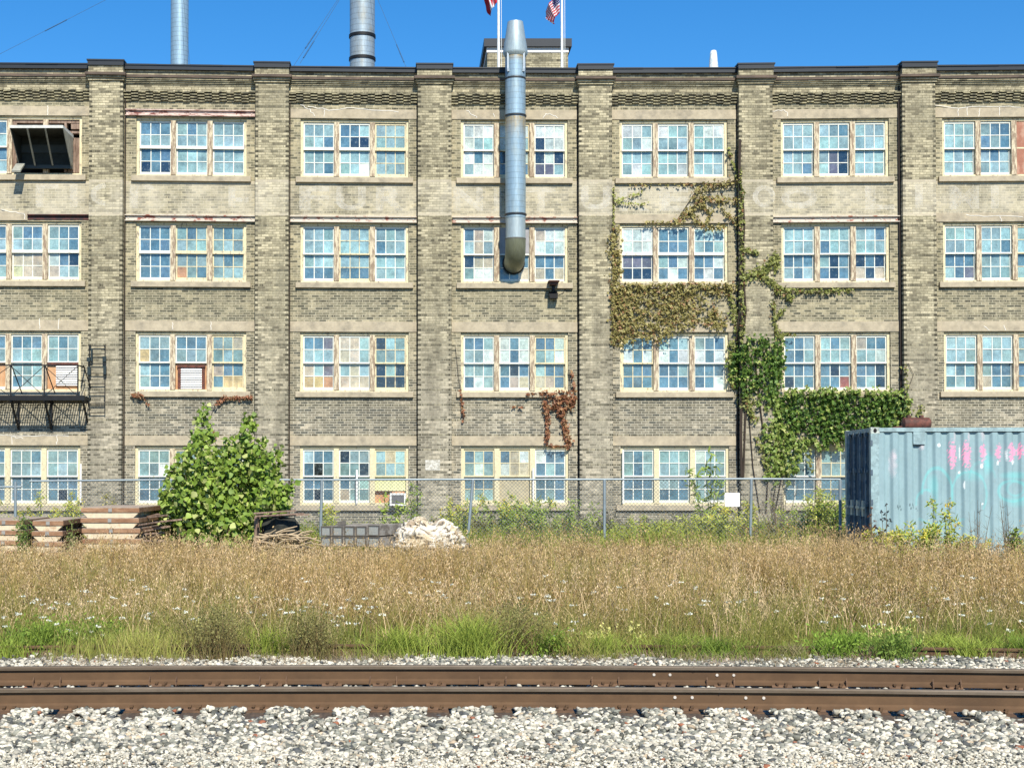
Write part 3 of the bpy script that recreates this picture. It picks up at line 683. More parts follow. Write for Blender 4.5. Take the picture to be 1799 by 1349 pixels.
# ---- air conditioner
ac = empty('air_conditioner', (FX(699), 44.8, FZ(888)), 'small window air conditioner with white frame in ground floor window', 'air conditioner')
MB().fb(685, 866, 713, 887.5, -.16, .28).build('case', M('ac_case', (.5, .5, .48), .5), ac, bevel=.01)
m = MB()
for q in ((685, 866, 713, 869), (685, 884.5, 713, 887.5), (685, 869, 688, 884.5), (710, 869, 713, 884.5)): m.fb(*q, .282, .31)
m.build('front_frame', WHITE, ac)
m = MB(); m.fb(688, 869, 710, 884.5, .284, .288)
for i in range(14): m.fb(688.5+i*1.55, 869.3, 689+i*1.55, 884.2, .288, .298)
m.build('grille', M('ac_grille', (.13, .13, .14), .6), ac)
# ---- vent hood
vh = empty('vent_hood', (FX(75), 44.6, FZ(308)), 'white topped metal scoop hood open below, hanging out of top left window', 'vent hood')
PR = 1.25
def H(px, py, p_): return ((px-PX)*45/FP, 45-p_, FZ(py, 60))
lx, rx = 33, 125; yt_, yb_ = 249, 304
HM = M('hood_sheet_metal', (.34, .34, .29), .6, .2, var=.3); HI = M('shade_dark_hood_lining', (.03, .035, .032), .85, var=.4); HT = M('hood_top', (.72, .72, .68), .6)  # HI: near-black lining, the hood's inner shade put into the colour
m = MB(); m.add([H(lx, yt_, PR), H(rx, yt_, PR), H(rx, yt_, -.1), H(lx, yt_, -.1), H(lx, yt_-4.5, PR+.02), H(rx, yt_-4.5, PR+.02), H(rx, yt_-6, -.1), H(lx, yt_-6, -.1)], MB.BF); m.build('top_plate', HT, vh)
m = MB(); m.add([H(lx+1, yt_+.4, PR-.03), H(rx-1, yt_+.4, PR-.03), H(rx-1, yt_+.4, -.1), H(lx+1, yt_+.4, -.1)], [(0, 1, 2, 3)]); m.add([H(lx+1.5, yt_, PR-.03), H(lx+1.5, yt_, -.05), H(lx+1.5, yb_, -.05), H(lx+1.5, yb_, .1)], [(0, 1, 2, 3)]); m.add([H(rx-1.5, yt_, PR-.03), H(rx-1.5, yt_, -.05), H(rx-1.5, yb_, -.05), H(rx-1.5, yb_, .1)], [(0, 1, 2, 3)]); m.add([H(lx, yt_, .0), H(rx, yt_, .0), H(rx, yb_, .0), H(lx, yb_, .0)], [(0, 1, 2, 3)]); m.build('painted_shade_lining', HI, vh)
for x, s in ((lx, 1), (rx, -1)):
    m = MB(); w_ = 1.2*s
    m.add([H(x, yt_, PR), H(x, yt_, -.05), H(x, yb_, -.05), H(x, yb_, .12), H(x+w_, yt_, PR), H(x+w_, yt_, -.05), H(x+w_, yb_, -.05), H(x+w_, yb_, .12)], [(0,1,2,3),(7,6,5,4),(0,4,5,1),(1,5,6,2),(2,6,7,3),(3,7,4,0)])
    m.build('side_panel', HM, vh)
m = MB(); m.fb(lx, yb_-6, rx, yb_, .05, .14); m.fb(lx+2, 262, rx-2, 276, .02, .05)
m.build('bottom_rail', M('hood_dark', (.05, .06, .06), .7), vh)
for x in (63, 94):
    MB().bar(H(x, yt_+1, PR-.03), H(x-2, yb_-5, .16), .05, .03).build('stay_bar', HM, vh)
m = MB(); m.add([H(30, 297, .30), H(45, 297, .30), H(42, 313, .62), H(27, 313, .62), H(30, 299, .26), H(45, 299, .26), H(42, 316, .60), H(27, 316, .60)], MB.BF); m.build('drip_flap', HM, vh)

# ---------------------------------------------------------------- shipping container
YC = 29.; xc = (1530-PX)*YC/FP; zc1 = HC+(HY-751)*YC/FP; zc0 = zc1-2.59; LC = 6.06; WC = 2.44
ct = empty('shipping_container', (xc+LC/2, YC+WC/2, zc0), 'pale blue corrugated shipping container with faded pink and turquoise graffiti', 'container')
CB = (.25, .365, .395)
def cnoise(x, y, s): 
    return (np.sin(x*s*1.7+y*s*.6+1.3)+np.sin(x*s*.9-y*s*1.9+4.1)+np.sin(x*s*2.9+y*s*2.3+.7)*.6+np.sin(x*s*5.1-y*s*4.3)*.4)/3
def paint(px, py, n):
    """container side colour; px,py in photograph units used as a flat map over the side"""
    c = np.empty((len(px), 3)); c[:] = CB
    k = 1+.06*cnoise(px, py, .05)+.04*cnoise(px, py, .3); c *= k[:, None]
    low = np.clip((py-860)/90, 0, 1)[:, None]*.25; c = c*(1-low)+np.array((.38, .50, .50))*low
    def mixin(a, col): 
        a = np.clip(a, 0, 1)[:, None]; return c*(1-a)+np.array(col)*a
    rag = cnoise(px*1.0, py*.35, 1.9)*.5+.5; rag2 = N.random(len(px)); rg3 = cnoise(px*2.3+7, py*.25, 1.7)*.5+.5+(cnoise(px*5, py*.9, 1.3))*.25
    for x, y, rx_, ry_, s in ((1669.5, 798, 7, 21, 1.1), (1694, 800, 7.5, 22, 1.0), (1722, 797, 6, 16, .8), (1748, 795, 6, 13, .8), (1771, 795, 6, 16, .95), (1784, 793, 4, 14, .8), (1795, 790, 6, 14, .9), (1812, 790, 6, 16, .9), (1835, 792, 6, 14, .8)):
        d = ((px-x)/rx_)**2+((py-y)/ry_)**2; c = mixin(((1.0-d)*1.6+(rg3-.5)*4.2+(rag2-.5)*.8)*s*1.25*(d < 1.7), (.80, .32, .47))
    for x, y, rx_, ry_, s in ((1617, 778, 6, 14, .5), (1568, 815, 8, 26, .28), (1674, 768, 3, 12, .35), (1698, 768, 3, 10, .4), (1722, 765, 5, 12, .35), (1570, 800, 5, 12, .3)):
        d = ((px-x)/rx_)**2+((py-y)/ry_)**2; c = mixin((1.1-d)*s+(rag-.5)*.5*(d < 1), (.78, .62, .66))
    for x, y, rx_, ry_, s in ((1682, 830, 3, 3, 1), (1719, 818, 3, 5, 1), (1747, 813, 2.5, 5, .9), (1772, 812, 2.5, 5, .9), (1761, 800, 2, 12, .6), (1683, 795, 1.5, 14, .5), (1720, 884, 1.6, 1.6, 2), (1689, 852, 1.3, 8, 1), (1647, 782, 3.5, 3.5, 1)):
        d = ((px-x)/rx_)**2+((py-y)/ry_)**2; c = mixin(((1.1-d)*2+(rag-.6)*2.4)*s*(d < 1.2), (.75, .8, .8))
    TQ = (.17, .55, .55)
    for x, y, a, b, a0, a1, th, s in ((1643, 868, 26, 46, 180, 372, 2.6, .75), (1698, 868, 30, 40, 150, 400, 2.6, .6), (1625, 884, 17, 24, 170, 300, 2.2, .7), (1772, 862, 24, 18, 0, 360, 3, .7), (1776, 858, 14, 12, 0, 360, 2.4, .5), (1650, 900, 44, 20, 30, 150, 2.2, .45), (1720, 870, 26, 60, 210, 330, 2.2, .35), (1835, 860, 24, 30, 0, 360, 2.6, .5)):
        ang = np.degrees(np.arctan2((py-y)/b, (px-x)/a)) % 360; d = np.abs(np.hypot((px-x)/a, (py-y)/b)-1)*min(a, b)
        ok = ((ang-a0) % 360) <= (a1-a0); c = mixin(np.minimum((th-d)/1.6, 1)*s*.75*ok*(.6+.6*rag), TQ)
    for x, y, rx_, ry_, s in ((1635, 850, 10, 20, .3), (1730, 812, 10, 22, .55), (1775, 835, 26, 8, .5), (1640, 860, 6, 30, .35), (1705, 835, 30, 12, .25), (1780, 880, 26, 12, .3)):
        d = ((px-x)/rx_)**2+((py-y)/ry_)**2; c = mixin((1.1-d)*s, TQ)
    for x, y, ry_ in ((1576, 890, 6), (1581, 892, 5), (1597, 889, 7), (1602, 888, 5), (1609, 895, 3)):
        d = ((px-x-(py-y)*.25)/.8)**2+((py-y)/ry_)**2; c = mixin((1.1-d)*2, (.06, .09, .1))
    sc_ = (cnoise(px*.7, py*.7, 1.1) > .93)[:, None]; c = np.where(sc_, c*.75+.05, c)
    return np.clip(c, 0, 1)
# corrugated front
prof = []; x = xc+.16; pitch = .2755
while x < xc+LC-.18:
    prof += [(x, .0), (x+.085, .0), (x+.135, .05), (x+.22, .05)]; x += pitch
prof.append((x, 0)); px_ = []
for (a, da), (b, db) in zip(prof, prof[1:]):
    for i in range(4): px_.append((a+(b-a)*i/4, da+(db-da)*i/4))
px_.append(prof[-1]); zz_ = np.linspace(zc0+.15, zc1-.10, 150)
PXA = np.array(px_); nx_ = len(PXA); V = np.array([(p[0], YC+.004+p[1], z) for z in zz_ for p in PXA])
fx_ = PX+V[:, 0]*FP/YC; fy_ = HY-(V[:, 2]-HC)*FP/YC
T = [(j*nx_+i, j*nx_+i+1, (j+1)*nx_+i+1, (j+1)*nx_+i) for j in range(len(zz_)-1) for i in range(nx_-1)]
CPM = M('container_side_paint', None, .55, .0, var=.10, scale=3, sc=(1, 1, .4)); CPB = M2('container_frame_paint', (.30, .42, .44), (.22, .31, .33), 5, rough=.6)
CPD = M2('shade_dark_door_paint', (.07, .105, .14), (.17, .21, .22), 3, .5, .7, rough=.55)  # door blue darkened, the end's shade is put into the paint colour
mesh_np('side_panel', V, T, CPM, ct, C=paint(fx_, fy_, 0), k=4)
m = MB(); m.box(xc+.16, YC+.075, zc0+.1, xc+LC-.16, YC+.1, zc1-.1); m.box(xc+.16, YC+WC-.1, zc0+.1, xc+LC-.16, YC+WC, zc1-.1); m.box(xc+LC-.05, YC+.1, zc0+.1, xc+LC, YC+WC-.1, zc1-.1); m.box(xc+.1, YC+.1, zc1-.08, xc+LC-.05, YC+WC-.1, zc1-.04); m.build('inner_wall', CPB, ct)
m = MB(); m.box(xc+.16, YC-.006, zc1-.085, xc+LC-.16, YC+.06, zc1-.004); m.box(xc+.16, YC, zc0+.02, xc+LC-.16, YC+.08, zc0+.16)
m.box(xc+.06, YC+WC-.06, zc1-.085, xc+LC-.16, YC+WC+.001, zc1-.004); m.box(xc+.001, YC+.16, zc1-.09, xc+.08, YC+WC-.16, zc1-.006); m.box(xc+.001, YC+.16, zc0+.02, xc+.08, YC+WC-.16, zc0+.15)
m.build('frame_rail', CPB, ct)
for x in (xc, xc+LC-.16):
    for y in (YC, YC+WC-.16): MB().box(x, y, zc0+.12, x+.16, y+.16, zc1-.12).build('corner_post', CPB, ct)
CC = M2('corner_casting_paint', (.50, .56, .52), (.30, .33, .30), 12, rough=.6)
for x in (xc-.004, xc+LC-.172):
    for y in (YC-.006, YC+WC-.16):
        m = MB(); m.box(x, y, zc1-.122, x+.178, y+.166, zc1+.006); m.box(x, y, zc0, x+.178, y+.166, zc0+.12)
        m.build('corner_casting', CC, ct, bevel=.008)
m = MB(); m.lathe(0, 0, [(.035, 0), (.035, .004)], 14); v = m.v
m.v = [(xc+.085+x, YC-.007-z, zc1-.06+y*1.25) for x, y, z in v]; m.build('casting_hole', DARK, ct)
m = MB(); m.box(xc+.83, YC-.002, zc1-.34, xc+1.06, YC+.056, zc1-.086); m.build('vent_plate', CPB, ct)
m = MB(); m.add([(xc+.84, YC-.02, zc1-.34), (xc+1.05, YC-.02, zc1-.34), (xc+1.0, YC+.02, zc1-.372), (xc+.89, YC+.02, zc1-.372), (xc+.84, YC+.011, zc1-.33), (xc+1.05, YC+.011, zc1-.33), (xc+1.05, YC+.03, zc1-.33), (xc+.84, YC+.03, zc1-.33)], MB.BF); m.build('vent_lip', CPD, ct)
# end doors (face left)
for k in range(2):
    y0 = YC+.17+k*1.055; m = MB(); nseg = 5
    for i in range(nseg):
        a = y0+i*.21; m.add([(xc+.07, a, zc0+.17), (xc+.07, a+.12, zc0+.17), (xc+.035, a+.15, zc0+.17), (xc+.035, a+.18, zc0+.17), (xc+.07, a+.21, zc0+.17)]+[(xc+.07, a, zc1-.1), (xc+.07, a+.12, zc1-.1), (xc+.035, a+.15, zc1-.1), (xc+.035, a+.18, zc1-.1), (xc+.07, a+.21, zc1-.1)], [(j, j+5, j+6, j+1) for j in range(4)])
    m.box(xc+.075, y0, zc0+.17, xc+.10, y0+1.045, zc1-.1)
    d = m.build('door', CPD, ct)
    for yy in (.28, .78):
        q = MB(); q.tube([(xc+.0, y0+yy, zc0+.12), (xc+.0, y0+yy, zc1-.1)], .02, 8)
        for z in (zc0+.2, zc0+1.0, zc1-.9, zc1-.16): q.box(xc-.03, y0+yy-.05, z, xc+.035, y0+yy+.05, z+.09)
        q.build('locking_bar', M2('lock_bar', (.08, .13, .17), (.22, .26, .27), 6), d)
        q = MB(); q.box(xc-.04, y0+yy-.02, zc0+.95, xc-.02, y0+yy+.33, zc0+1.0); q.box(xc-.02, y0+yy+.2, zc0+.8, xc+.03, y0+yy+.34, zc0+1.12); q.build('door_handle', M('pale_handle', (.45, .48, .42), .6), d)
for z in (zc1-.36, zc1-.95, zc1-1.55, zc0+.35): MB().box(xc-.012, YC-.012, z, xc+.035, YC+.05, z+.11).build('hinge', CPD, ct)
ANG = -rad(5.0); ct.rotation_euler[2] = ANG; dx_, dy_ = LC/2, WC/2
ct.location = (xc+dx_*math.cos(ANG)-dy_*math.sin(ANG), YC+dx_*math.sin(ANG)+dy_*math.cos(ANG), zc0)
# rusty tank lying on the roof
rt = empty('rusty_tank', (W(1609, 748, 30.4)[0], 30.4, zc1), 'small rusty red metal tank lying on top of the container', 'tank')
x0, x1 = W(1585, 745, 30.4)[0], W(1634, 745, 30.4)[0]; m = MB(); m.tube([(x0, 30.4, zc1+.13), (x0+.03, 30.4, zc1+.13), (x1-.03, 30.4, zc1+.13), (x1, 30.4, zc1+.13)], [.07, .125, .125, .09], 20); m.build('tank_body', RUST, rt, smooth=True)
for x in (x0+.1, x1-.22): MB().box(x, 30.35, zc1+.22, x+.07, 30.45, zc1+.30).build('tank_lug', RUST, rt)
MB().tube([(x0-.2, 30.4, zc1+.03), (x0+.02, 30.4, zc1+.06)], .03, 8).build('outlet_pipe', RUST, rt)

# ---------------------------------------------------------------- chain link fence
YF = 33.; fnc = empty('chain_link_fence', (W(900, 840, YF)[0], YF, .5), 'galvanised chain link fence with pipe top rail across the yard', 'fence')
def fp(px, py): return W(px, py, YF)
rail = MB(); rail.tube([fp(52, 845), fp(300, 842.5), fp(565, 842.8), fp(828, 842), fp(1062, 842), fp(1320, 841), fp(1476, 842)], .023, 8); rail.build('top_rail', GALV, fnc, smooth=True)
MB().tube([fp(-70, 856), fp(38, 855)], .023, 8).build('top_rail', GALV, fnc, smooth=True)
for x, xb0 in ((27, 27), (-75, -75), (300, 300), (565.5, 563), (831, 822), (1062, 1062), (1320, 1318.5), (1476, 1476)):
    t_ = np.array(fp(x, 842 if x > 40 else 846)); b_ = np.array(fp(xb0, 945)); b2 = t_+(b_-t_)*((t_[2]-.42)/(t_[2]-b_[2]))
    MB().tube([b2, t_], .034, 10).build('post', GALV, fnc, smooth=True)
WIRE = M('fence_wire', (.22, .24, .24), .6, .3)
x0 = fp(-75, 0)[0]; x1 = fp(1476, 0)[0]; zt_ = fp(0, 843)[2]; zb_ = .5; cell = .085; V = []; T = []; r_ = .0034
for dirn in (1, -1):
    hgt = zt_-zb_; s0 = x0-(hgt if dirn > 0 else 0); k = 0
    n = int((x1-x0+hgt)/cell)
    for i in range(n):
        a = x0-hgt+i*cell if dirn > 0 else x0+i*cell
        p = [a, zb_]; q = [a+dirn*hgt, zt_]
        if dirn > 0:
            if p[0] < x0: p = [x0, zb_+(x0-p[0])]
            if q[0] > x1: q = [x1, zt_-(q[0]-x1)]
        else:
            if q[0] < x0: q = [x0, zt_-(x0-q[0])]
            if p[0] > x1: p = [x1, zb_+(p[0]-x1)]
        if q[1] <= p[1]: continue
        b = len(V); n_ = r_*.7
        for P in (p, q):
            V += [(P[0]-n_, YF+.02, P[1]+dirn*n_), (P[0]+n_, YF+.02, P[1]-dirn*n_), (P[0], YF+.02+r_*1.6, P[1])]
        T += [(b, b+1, b+4, b+3), (b+1, b+2, b+5, b+4), (b+2, b, b+3, b+5)]
mesh_np('mesh_panel', V, T, WIRE, fnc, k=4)
sgn = MB(); a = fp(1273, 890); b = fp(1299, 865.5); sgn.box(a[0], YF-.045, a[2], b[0], YF-.03, b[2])
sg_o = sgn.build('blank_sign', WHITE, None, loc=((a[0]+b[0])/2, YF-.04, a[2]), bevel=.012); tag(sg_o, 'blank white square sign hung on the chain link fence', 'sign')

# ---------------------------------------------------------------- yard piles
RUB = M2('brown_form_steel', (.23, .115, .06), (.36, .21, .12), 5, .42, .62, sc=(.6, 1, 2)); CON = M2('stained_pale_timber', (.62, .52, .37), (.36, .20, .10), 4, .52, .68, sc=(1, 1, .6), rough=.9); TOPW = M2('dusty_board_top', (.42, .33, .25), (.33, .26, .2), 4)
def formstack(xl, xr, ytop, Y, nl, yaw, label, dep=1.5, pitch=.197):
    x0, x1 = W(xl, ytop, Y)[0], W(xr, ytop, Y)[0]; zt = W(xl, ytop, Y)[2]; cxx = (x0+x1)/2; base = zt-nl*pitch
    for i in range(nl):
        z = zt-(i+1)*pitch; jx = R.uniform(-.03, .03); ya = yaw+R.uniform(-.02, .02); c_ = (x0, Y)
        pos = ['topmost', 'second from the top', 'third from the top', 'fourth from the top', 'fifth from the top', 'lowest'][i] if i < 6 else 'lowest'
        t = empty('concrete_form', (cxx+jx, Y+dep/2, z), '%s form panel %s' % (pos, label), 'form panel', 'stacked brown and cream form panels')
        X0, X1 = x0+jx, x1+jx
        m = MB(); m.box(X0, Y, z+.105, X1, Y+dep, z+.182); m.rot(ya, c_); m.build('rim', RUB, t)
        m = MB(); m.box(X0+.01, Y+.01, z+.183, X1-.01, Y+dep-.01, z+.196); m.rot(ya, c_); m.build('deck', TOPW, t)
        m = MB(); ch = .12; n_ = 4
        m.prism([(X0+ch, z), (X1-ch, z), (X1-.01, z+.104), (X0+.01, z+.104)], 'y', Y+.02, Y+.14); m.prism([(X0+ch, z), (X1-ch, z), (X1-.01, z+.104), (X0+.01, z+.104)], 'y', Y+dep-.14, Y+dep-.02)
        m.box(X0+.15, Y+.14, z+.002, X0+.3, Y+dep-.14, z+.103); m.box(X1-.3, Y+.14, z+.002, X1-.15, Y+dep-.14, z+.103)
        m.rot(ya, c_); m.build('skid', CON, t)
        m = MB(); m.box((X0+X1)/2-.035, Y-.008, z+.11, (X0+X1)/2+.035, Y-.002, z+.178); m.rot(ya, c_); m.build('steel_plate', M('plate_grey', (.35, .33, .3), .5, .4), t)
formstack(143, 246, 891, 27.6, 6, -.03, 'in the tall stack left of the leafy bush', dep=2.2)
formstack(58, 112, 914, 27.4, 5, .02, 'in the narrow stack between two others', dep=2.2)
formstack(-30, 40, 913, 28.2, 5, .0, 'in the stack cut by the left picture edge', dep=2.0)
# broken boards beside the tall stack
bb = MB(); bx = W(262, 930, 27.9)
for i in range(16):
    a = np.array((bx[0]+R.uniform(-.35, .15), 27.9+R.uniform(-.2, 1.2), .55+i*.055)); d = np.array((R.uniform(.3, .6), R.uniform(-.5, .1), R.uniform(-.05, .12)))
    bb.bar(a, a+d, .09, .03, up=(0, 0, 1))
tag(bb.build('board_pile', WOODO, None, loc=(bx[0], 27.9, .5)), 'splintered old boards heaped against the tall form stack', 'boards')
# brush pile with planks
bp = empty('brush_pile', (W(487, 930, 28)[0], 28.4, .5), 'heap of sticks under a dark sheet with old planks on top beside the bush', 'wood pile')
c = W(487, 930, 28); m = MB()
rings = []; nn = 28
for j, (zz, rr) in enumerate(((.5, .33), (.75, .36), (1.0, .34), (1.2, .33), (1.33, .28), (1.36, .02))):
    for k in range(nn):
        a = 2*PI*k/nn; q = rr*(1+.12*math.sin(5*a+j)+R.uniform(-.07, .07)); m.v.append((c[0]+.02+q*1.05*math.cos(a), 28.5+q*math.sin(a), zz+R.uniform(-.02, .02)))
for j in range(5):
    for k in range(nn): m.f.append([j*nn+k, j*nn+(k+1) % nn, (j+1)*nn+(k+1) % nn, (j+1)*nn+k]); m.c.append(None); m.m.append(0)
m.build('dark_sheet', M('dark_sheeting', (.022, .024, .02), .8, var=.4), bp)
m = MB()
for i in range(120):
    a = np.array((c[0]+R.uniform(-.45, .42), 28.05+R.uniform(-.12, .15), .6+R.uniform(0, .45))); L_ = R.uniform(.2, .55); th = R.gauss(0, .45)
    b = a+np.array((L_*math.cos(th), R.uniform(-.15, .1), L_*math.sin(th)*.6)); m.tube([a, (a+b)/2+np.array((0, 0, R.uniform(-.04, .04))), b], [.018, .016, .01], 5)
m.build('sticks', M('bleached_sticks', (.40, .31, .20), .9, var=.35), bp)
m = MB(); z = W(480, 902, 28)[2]
for x0_, x1_, dz, y_ in ((450, 535, .0, 28.0), (446, 520, .05, 28.2), (460, 541, -.03, 28.4)): m.bar((W(x0_, 0, 28)[0], y_, z+dz-.05), (W(x1_, 0, 28)[0], y_+.1, z+dz), .14, .028)
for i in range(12): m.bar((c[0]-.42+R.uniform(-.04, .04), 28.1+.05*i, z-.05), (c[0]-.46+R.uniform(-.06, .06), 28.1+.05*i, .5), .03)
m.build('plank', WOODO, bp)
# ribbed beams stack
BE = M('ribbed_zinc_end', (.42, .44, .42), .6, .3, var=.25, scale=30, sc=(6, 1, .3)); BF_ = M('dark_beam_frame', (.10, .09, .08), .8, var=.3); BT = M2('weathered_beam_top', (.34, .31, .27), (.18, .155, .13), 4, sc=(1, .4, 1))
def beam(xl, yt, Y, yaw, L_, label, wpx=19, hpx=17.5):
    s_ = Y/FP; x0, _, z1 = W(xl, yt, Y); w_ = wpx*s_; h_ = hpx*s_; z0 = z1-h_
    t = empty('ribbed_beam', (x0+w_/2, Y, z0), label, 'beam', 'ribbed channel beams stacked in the yard')
    c_ = (x0, Y); m = MB(); m.box(x0+.004, Y+.01, z0+.004, x0+w_-.004, Y+L_, z1-.004); m.rot(yaw, c_); m.build('beam_body', BT, t)
    m = MB(); f_ = .022
    for q in ((0, 0, w_, f_), (0, h_-f_, w_, h_), (0, f_, f_, h_-f_), (w_-f_, f_, w_, h_-f_)): m.box(x0+q[0], Y-.012, z0+q[1], x0+q[2], Y+.009, z0+q[3])
    m.rot(yaw, c_); m.build('end_frame', BF_, t)
    m = MB(); n = 11
    for i in range(n): a = x0+f_+(w_-2*f_)*i/n; m.box(a, Y, z0+f_, a+(w_-2*f_)/n*.6, Y+.009, z1-f_)
    m.rot(yaw, c_); m.build('ribbed_end', BE, t)
cn = ['leftmost', 'second from left', 'third from left', 'fourth from left']
for i in range(4):
    beam(564+i*20.6, 924, 28.4, -.38, 1.7, 'ribbed beam end, %s in the upper row' % cn[i]); beam(564+i*20.6, 942.5, 28.4, -.38, 1.7, 'ribbed beam end, %s in the lower row' % cn[i])
beam(646.5, 922, 28.45, -.42, 1.5, 'plain brown beam on the right of the ribbed upper row', 22, 19); beam(647, 942.5, 28.45, -.42, 1.5, 'plain brown beam on the right of the ribbed lower row', 22, 19)
z = W(600, 919, 28.6)[2]; m = MB(); m.box(W(594, 0, 28.7)[0], 28.7, z-.045, W(600, 0, 28.7)[0], 28.8, z+.03); m.box(W(600.5, 0, 28.7)[0], 28.7, z-.045, W(608, 0, 28.7)[0], 28.82, z+.045); o_ = m.build('scrap_block', BF_, None, loc=(W(600, 0, 28.7)[0], 28.7, z-.04)); tag(o_, 'small dark scrap blocks lying on top of the beams', 'scrap')
# white bale of scrap sheeting
bm_c = W(757, 950, 27.0); V = []; T = []; nu, nv = 150, 76
def rn(p, s, sd_): return (np.sin(p[0]*s+sd_)*np.sin(p[1]*s*1.1+sd_*2)*np.sin(p[2]*s*1.3+sd_*.7)+np.sin(p[0]*s*1.9-p[2]*s*1.7+sd_)*.5*np.cos(p[1]*s*2.1))
U, Vv = np.meshgrid(np.linspace(0, 2*PI, nu, endpoint=False), np.linspace(-PI/2, PI/2, nv)); U = U.ravel(); Vv = Vv.ravel()
def sq(v, e): return np.sign(v)*np.abs(v)**e
P = np.stack([.60*sq(np.cos(Vv), .55)*sq(np.cos(U), .6), .48*sq(np.cos(Vv), .55)*sq(np.sin(U), .6), .44*sq(np.sin(Vv), .75)], 0)
P[0] *= 1-.18*(P[2] > 0)*P[2]/.44; P[0] += .05*np.abs(P[2])*0+.0
dn = .5*np.abs(rn(P, 8, 1.))+.45*np.abs(rn(P, 17, 3.))+.4*np.abs(rn(P, 34, 5.))+.3*np.abs(rn(P, 60, 2.)); P *= (1.14-.27*dn)[None]
P[2] += (P[2] > 0)*(-.10*np.exp(-((P[0]-.02)/.1)**2)-.10*np.clip(P[0]-.05, 0, 1)*2-.04); P[0] *= 1.14
cc = np.empty((len(U), 3)); t_ = np.clip((dn-.25)*1.8, 0, 1)[:, None]; k2 = (rn(P, 11, 9.) > .55)[:, None]; k3 = (rn(P, 23, 7.)+rn(P, 47, 4.)*.8 > .50)[:, None]
cc[:] = np.array((.66, .61, .52)); cc = np.where(k2, np.array((.34, .27, .19)), cc); cc = np.where(k3, np.array((.12, .10, .08)), cc); brn = (rn(P, 5, 2.5) > .25)[:, None]; cc = np.where(brn, cc*np.array((.85, .77, .64)), cc)
V = np.stack([P[0]+bm_c[0], P[1]+27.35, P[2]*1.08+.94], 1)
T = [(j*nu+i, j*nu+(i+1) % nu, (j+1)*nu+(i+1) % nu, (j+1)*nu+i) for j in range(nv-1) for i in range(nu)]
tag(mesh_np('scrap_bale', V, T, M('crumpled_sheeting', None, .8, var=.2, scale=18, bump=.5), k=4, C=cc, loc=(bm_c[0], 27.35, .5)), 'crumpled white and brown bale of scrap sheeting in the weeds', 'bale')
# ---------------------------------------------------------------- track
RAILM = M2('brown_rail_rust', (.125, .071, .035), (.085, .048, .024), 2.5, .35, .65, sc=(.5, 1, 1), rough=.85, var=.12, bump=.05)
HEADM = M2('worn_rail_head', (.16, .125, .09), (.11, .08, .052), 6, .4, .6, sc=(.15, 1, 1), rough=.55, metal=.15, var=.1, bump=0)
PLATE = M2('rusty_tie_plate', (.15, .085, .046), (.10, .058, .034), 12, .4, .6, rough=.8)
TIEW = M2('creosoted_timber', (.07, .05, .035), (.13, .09, .06), 9, .45, .62, sc=(3, .5, 3), rough=.9)
zt = .25
RP = [(-.076, zt-.186), (.076, zt-.186), (.076, zt-.176), (.03, zt-.158), (.010, zt-.14), (.0085, zt-.055), (.010, zt-.042), (.0385, zt-.038), (.0395, zt-.012), (.031, zt-.002), (0, zt),
      (-.031, zt-.002), (-.0395, zt-.012), (-.0385, zt-.038), (-.010, zt-.042), (-.0085, zt-.055), (-.010, zt-.14), (-.03, zt-.158), (-.076, zt-.176)]
def railgeo(prof, y0, x0=-16, x1=20, n=90, ymap=None):
    m = MB(); k = len(prof); xs = np.linspace(x0, x1, n)
    for x in xs:
        for a, z in prof: m.v.append((x, YN(x)+y0+a, z))
    for i in range(n-1):
        for j in range(k): m.f.append([i*k+j, i*k+(j+1) % k, (i+1)*k+(j+1) % k, (i+1)*k+j]); m.c.append(None); m.m.append(1 if 7 <= j <= 12 else 0)
    m.f += [list(range(k))[::-1], [(n-1)*k+j for j in range(k)]]; m.c += [None]*2; m.m += [0, 0]
    return m
def rail(y0, label, bolts):
    t = empty('rail', (0, 13.4+y0, zt-.186), label, 'rail')
    railgeo(RP, y0).build('rail_bar', [RAILM, HEADM], t)
    for x in bolts:
        m = MB(); y = YN(x)+y0-.0095; m.tube([(x, y, zt-.088), (x, y-.01, zt-.088)], .014, 14); m.build('bolt', M('pale_bolt', (.55, .50, .44), .5), t)
    return t
nb = [(p-PX)*13.3/FP for p in (1185, 1215, 1308, 1339)]; fb_ = [(p-PX)*14.75/FP for p in (1150, 1178, 1260, 1289)]
rn_ = rail(0, 'nearer brown steel rail running across in front of the ballast', nb); rf_ = rail(1.51, 'farther brown steel rail with pale joint bolts and anchors', fb_)
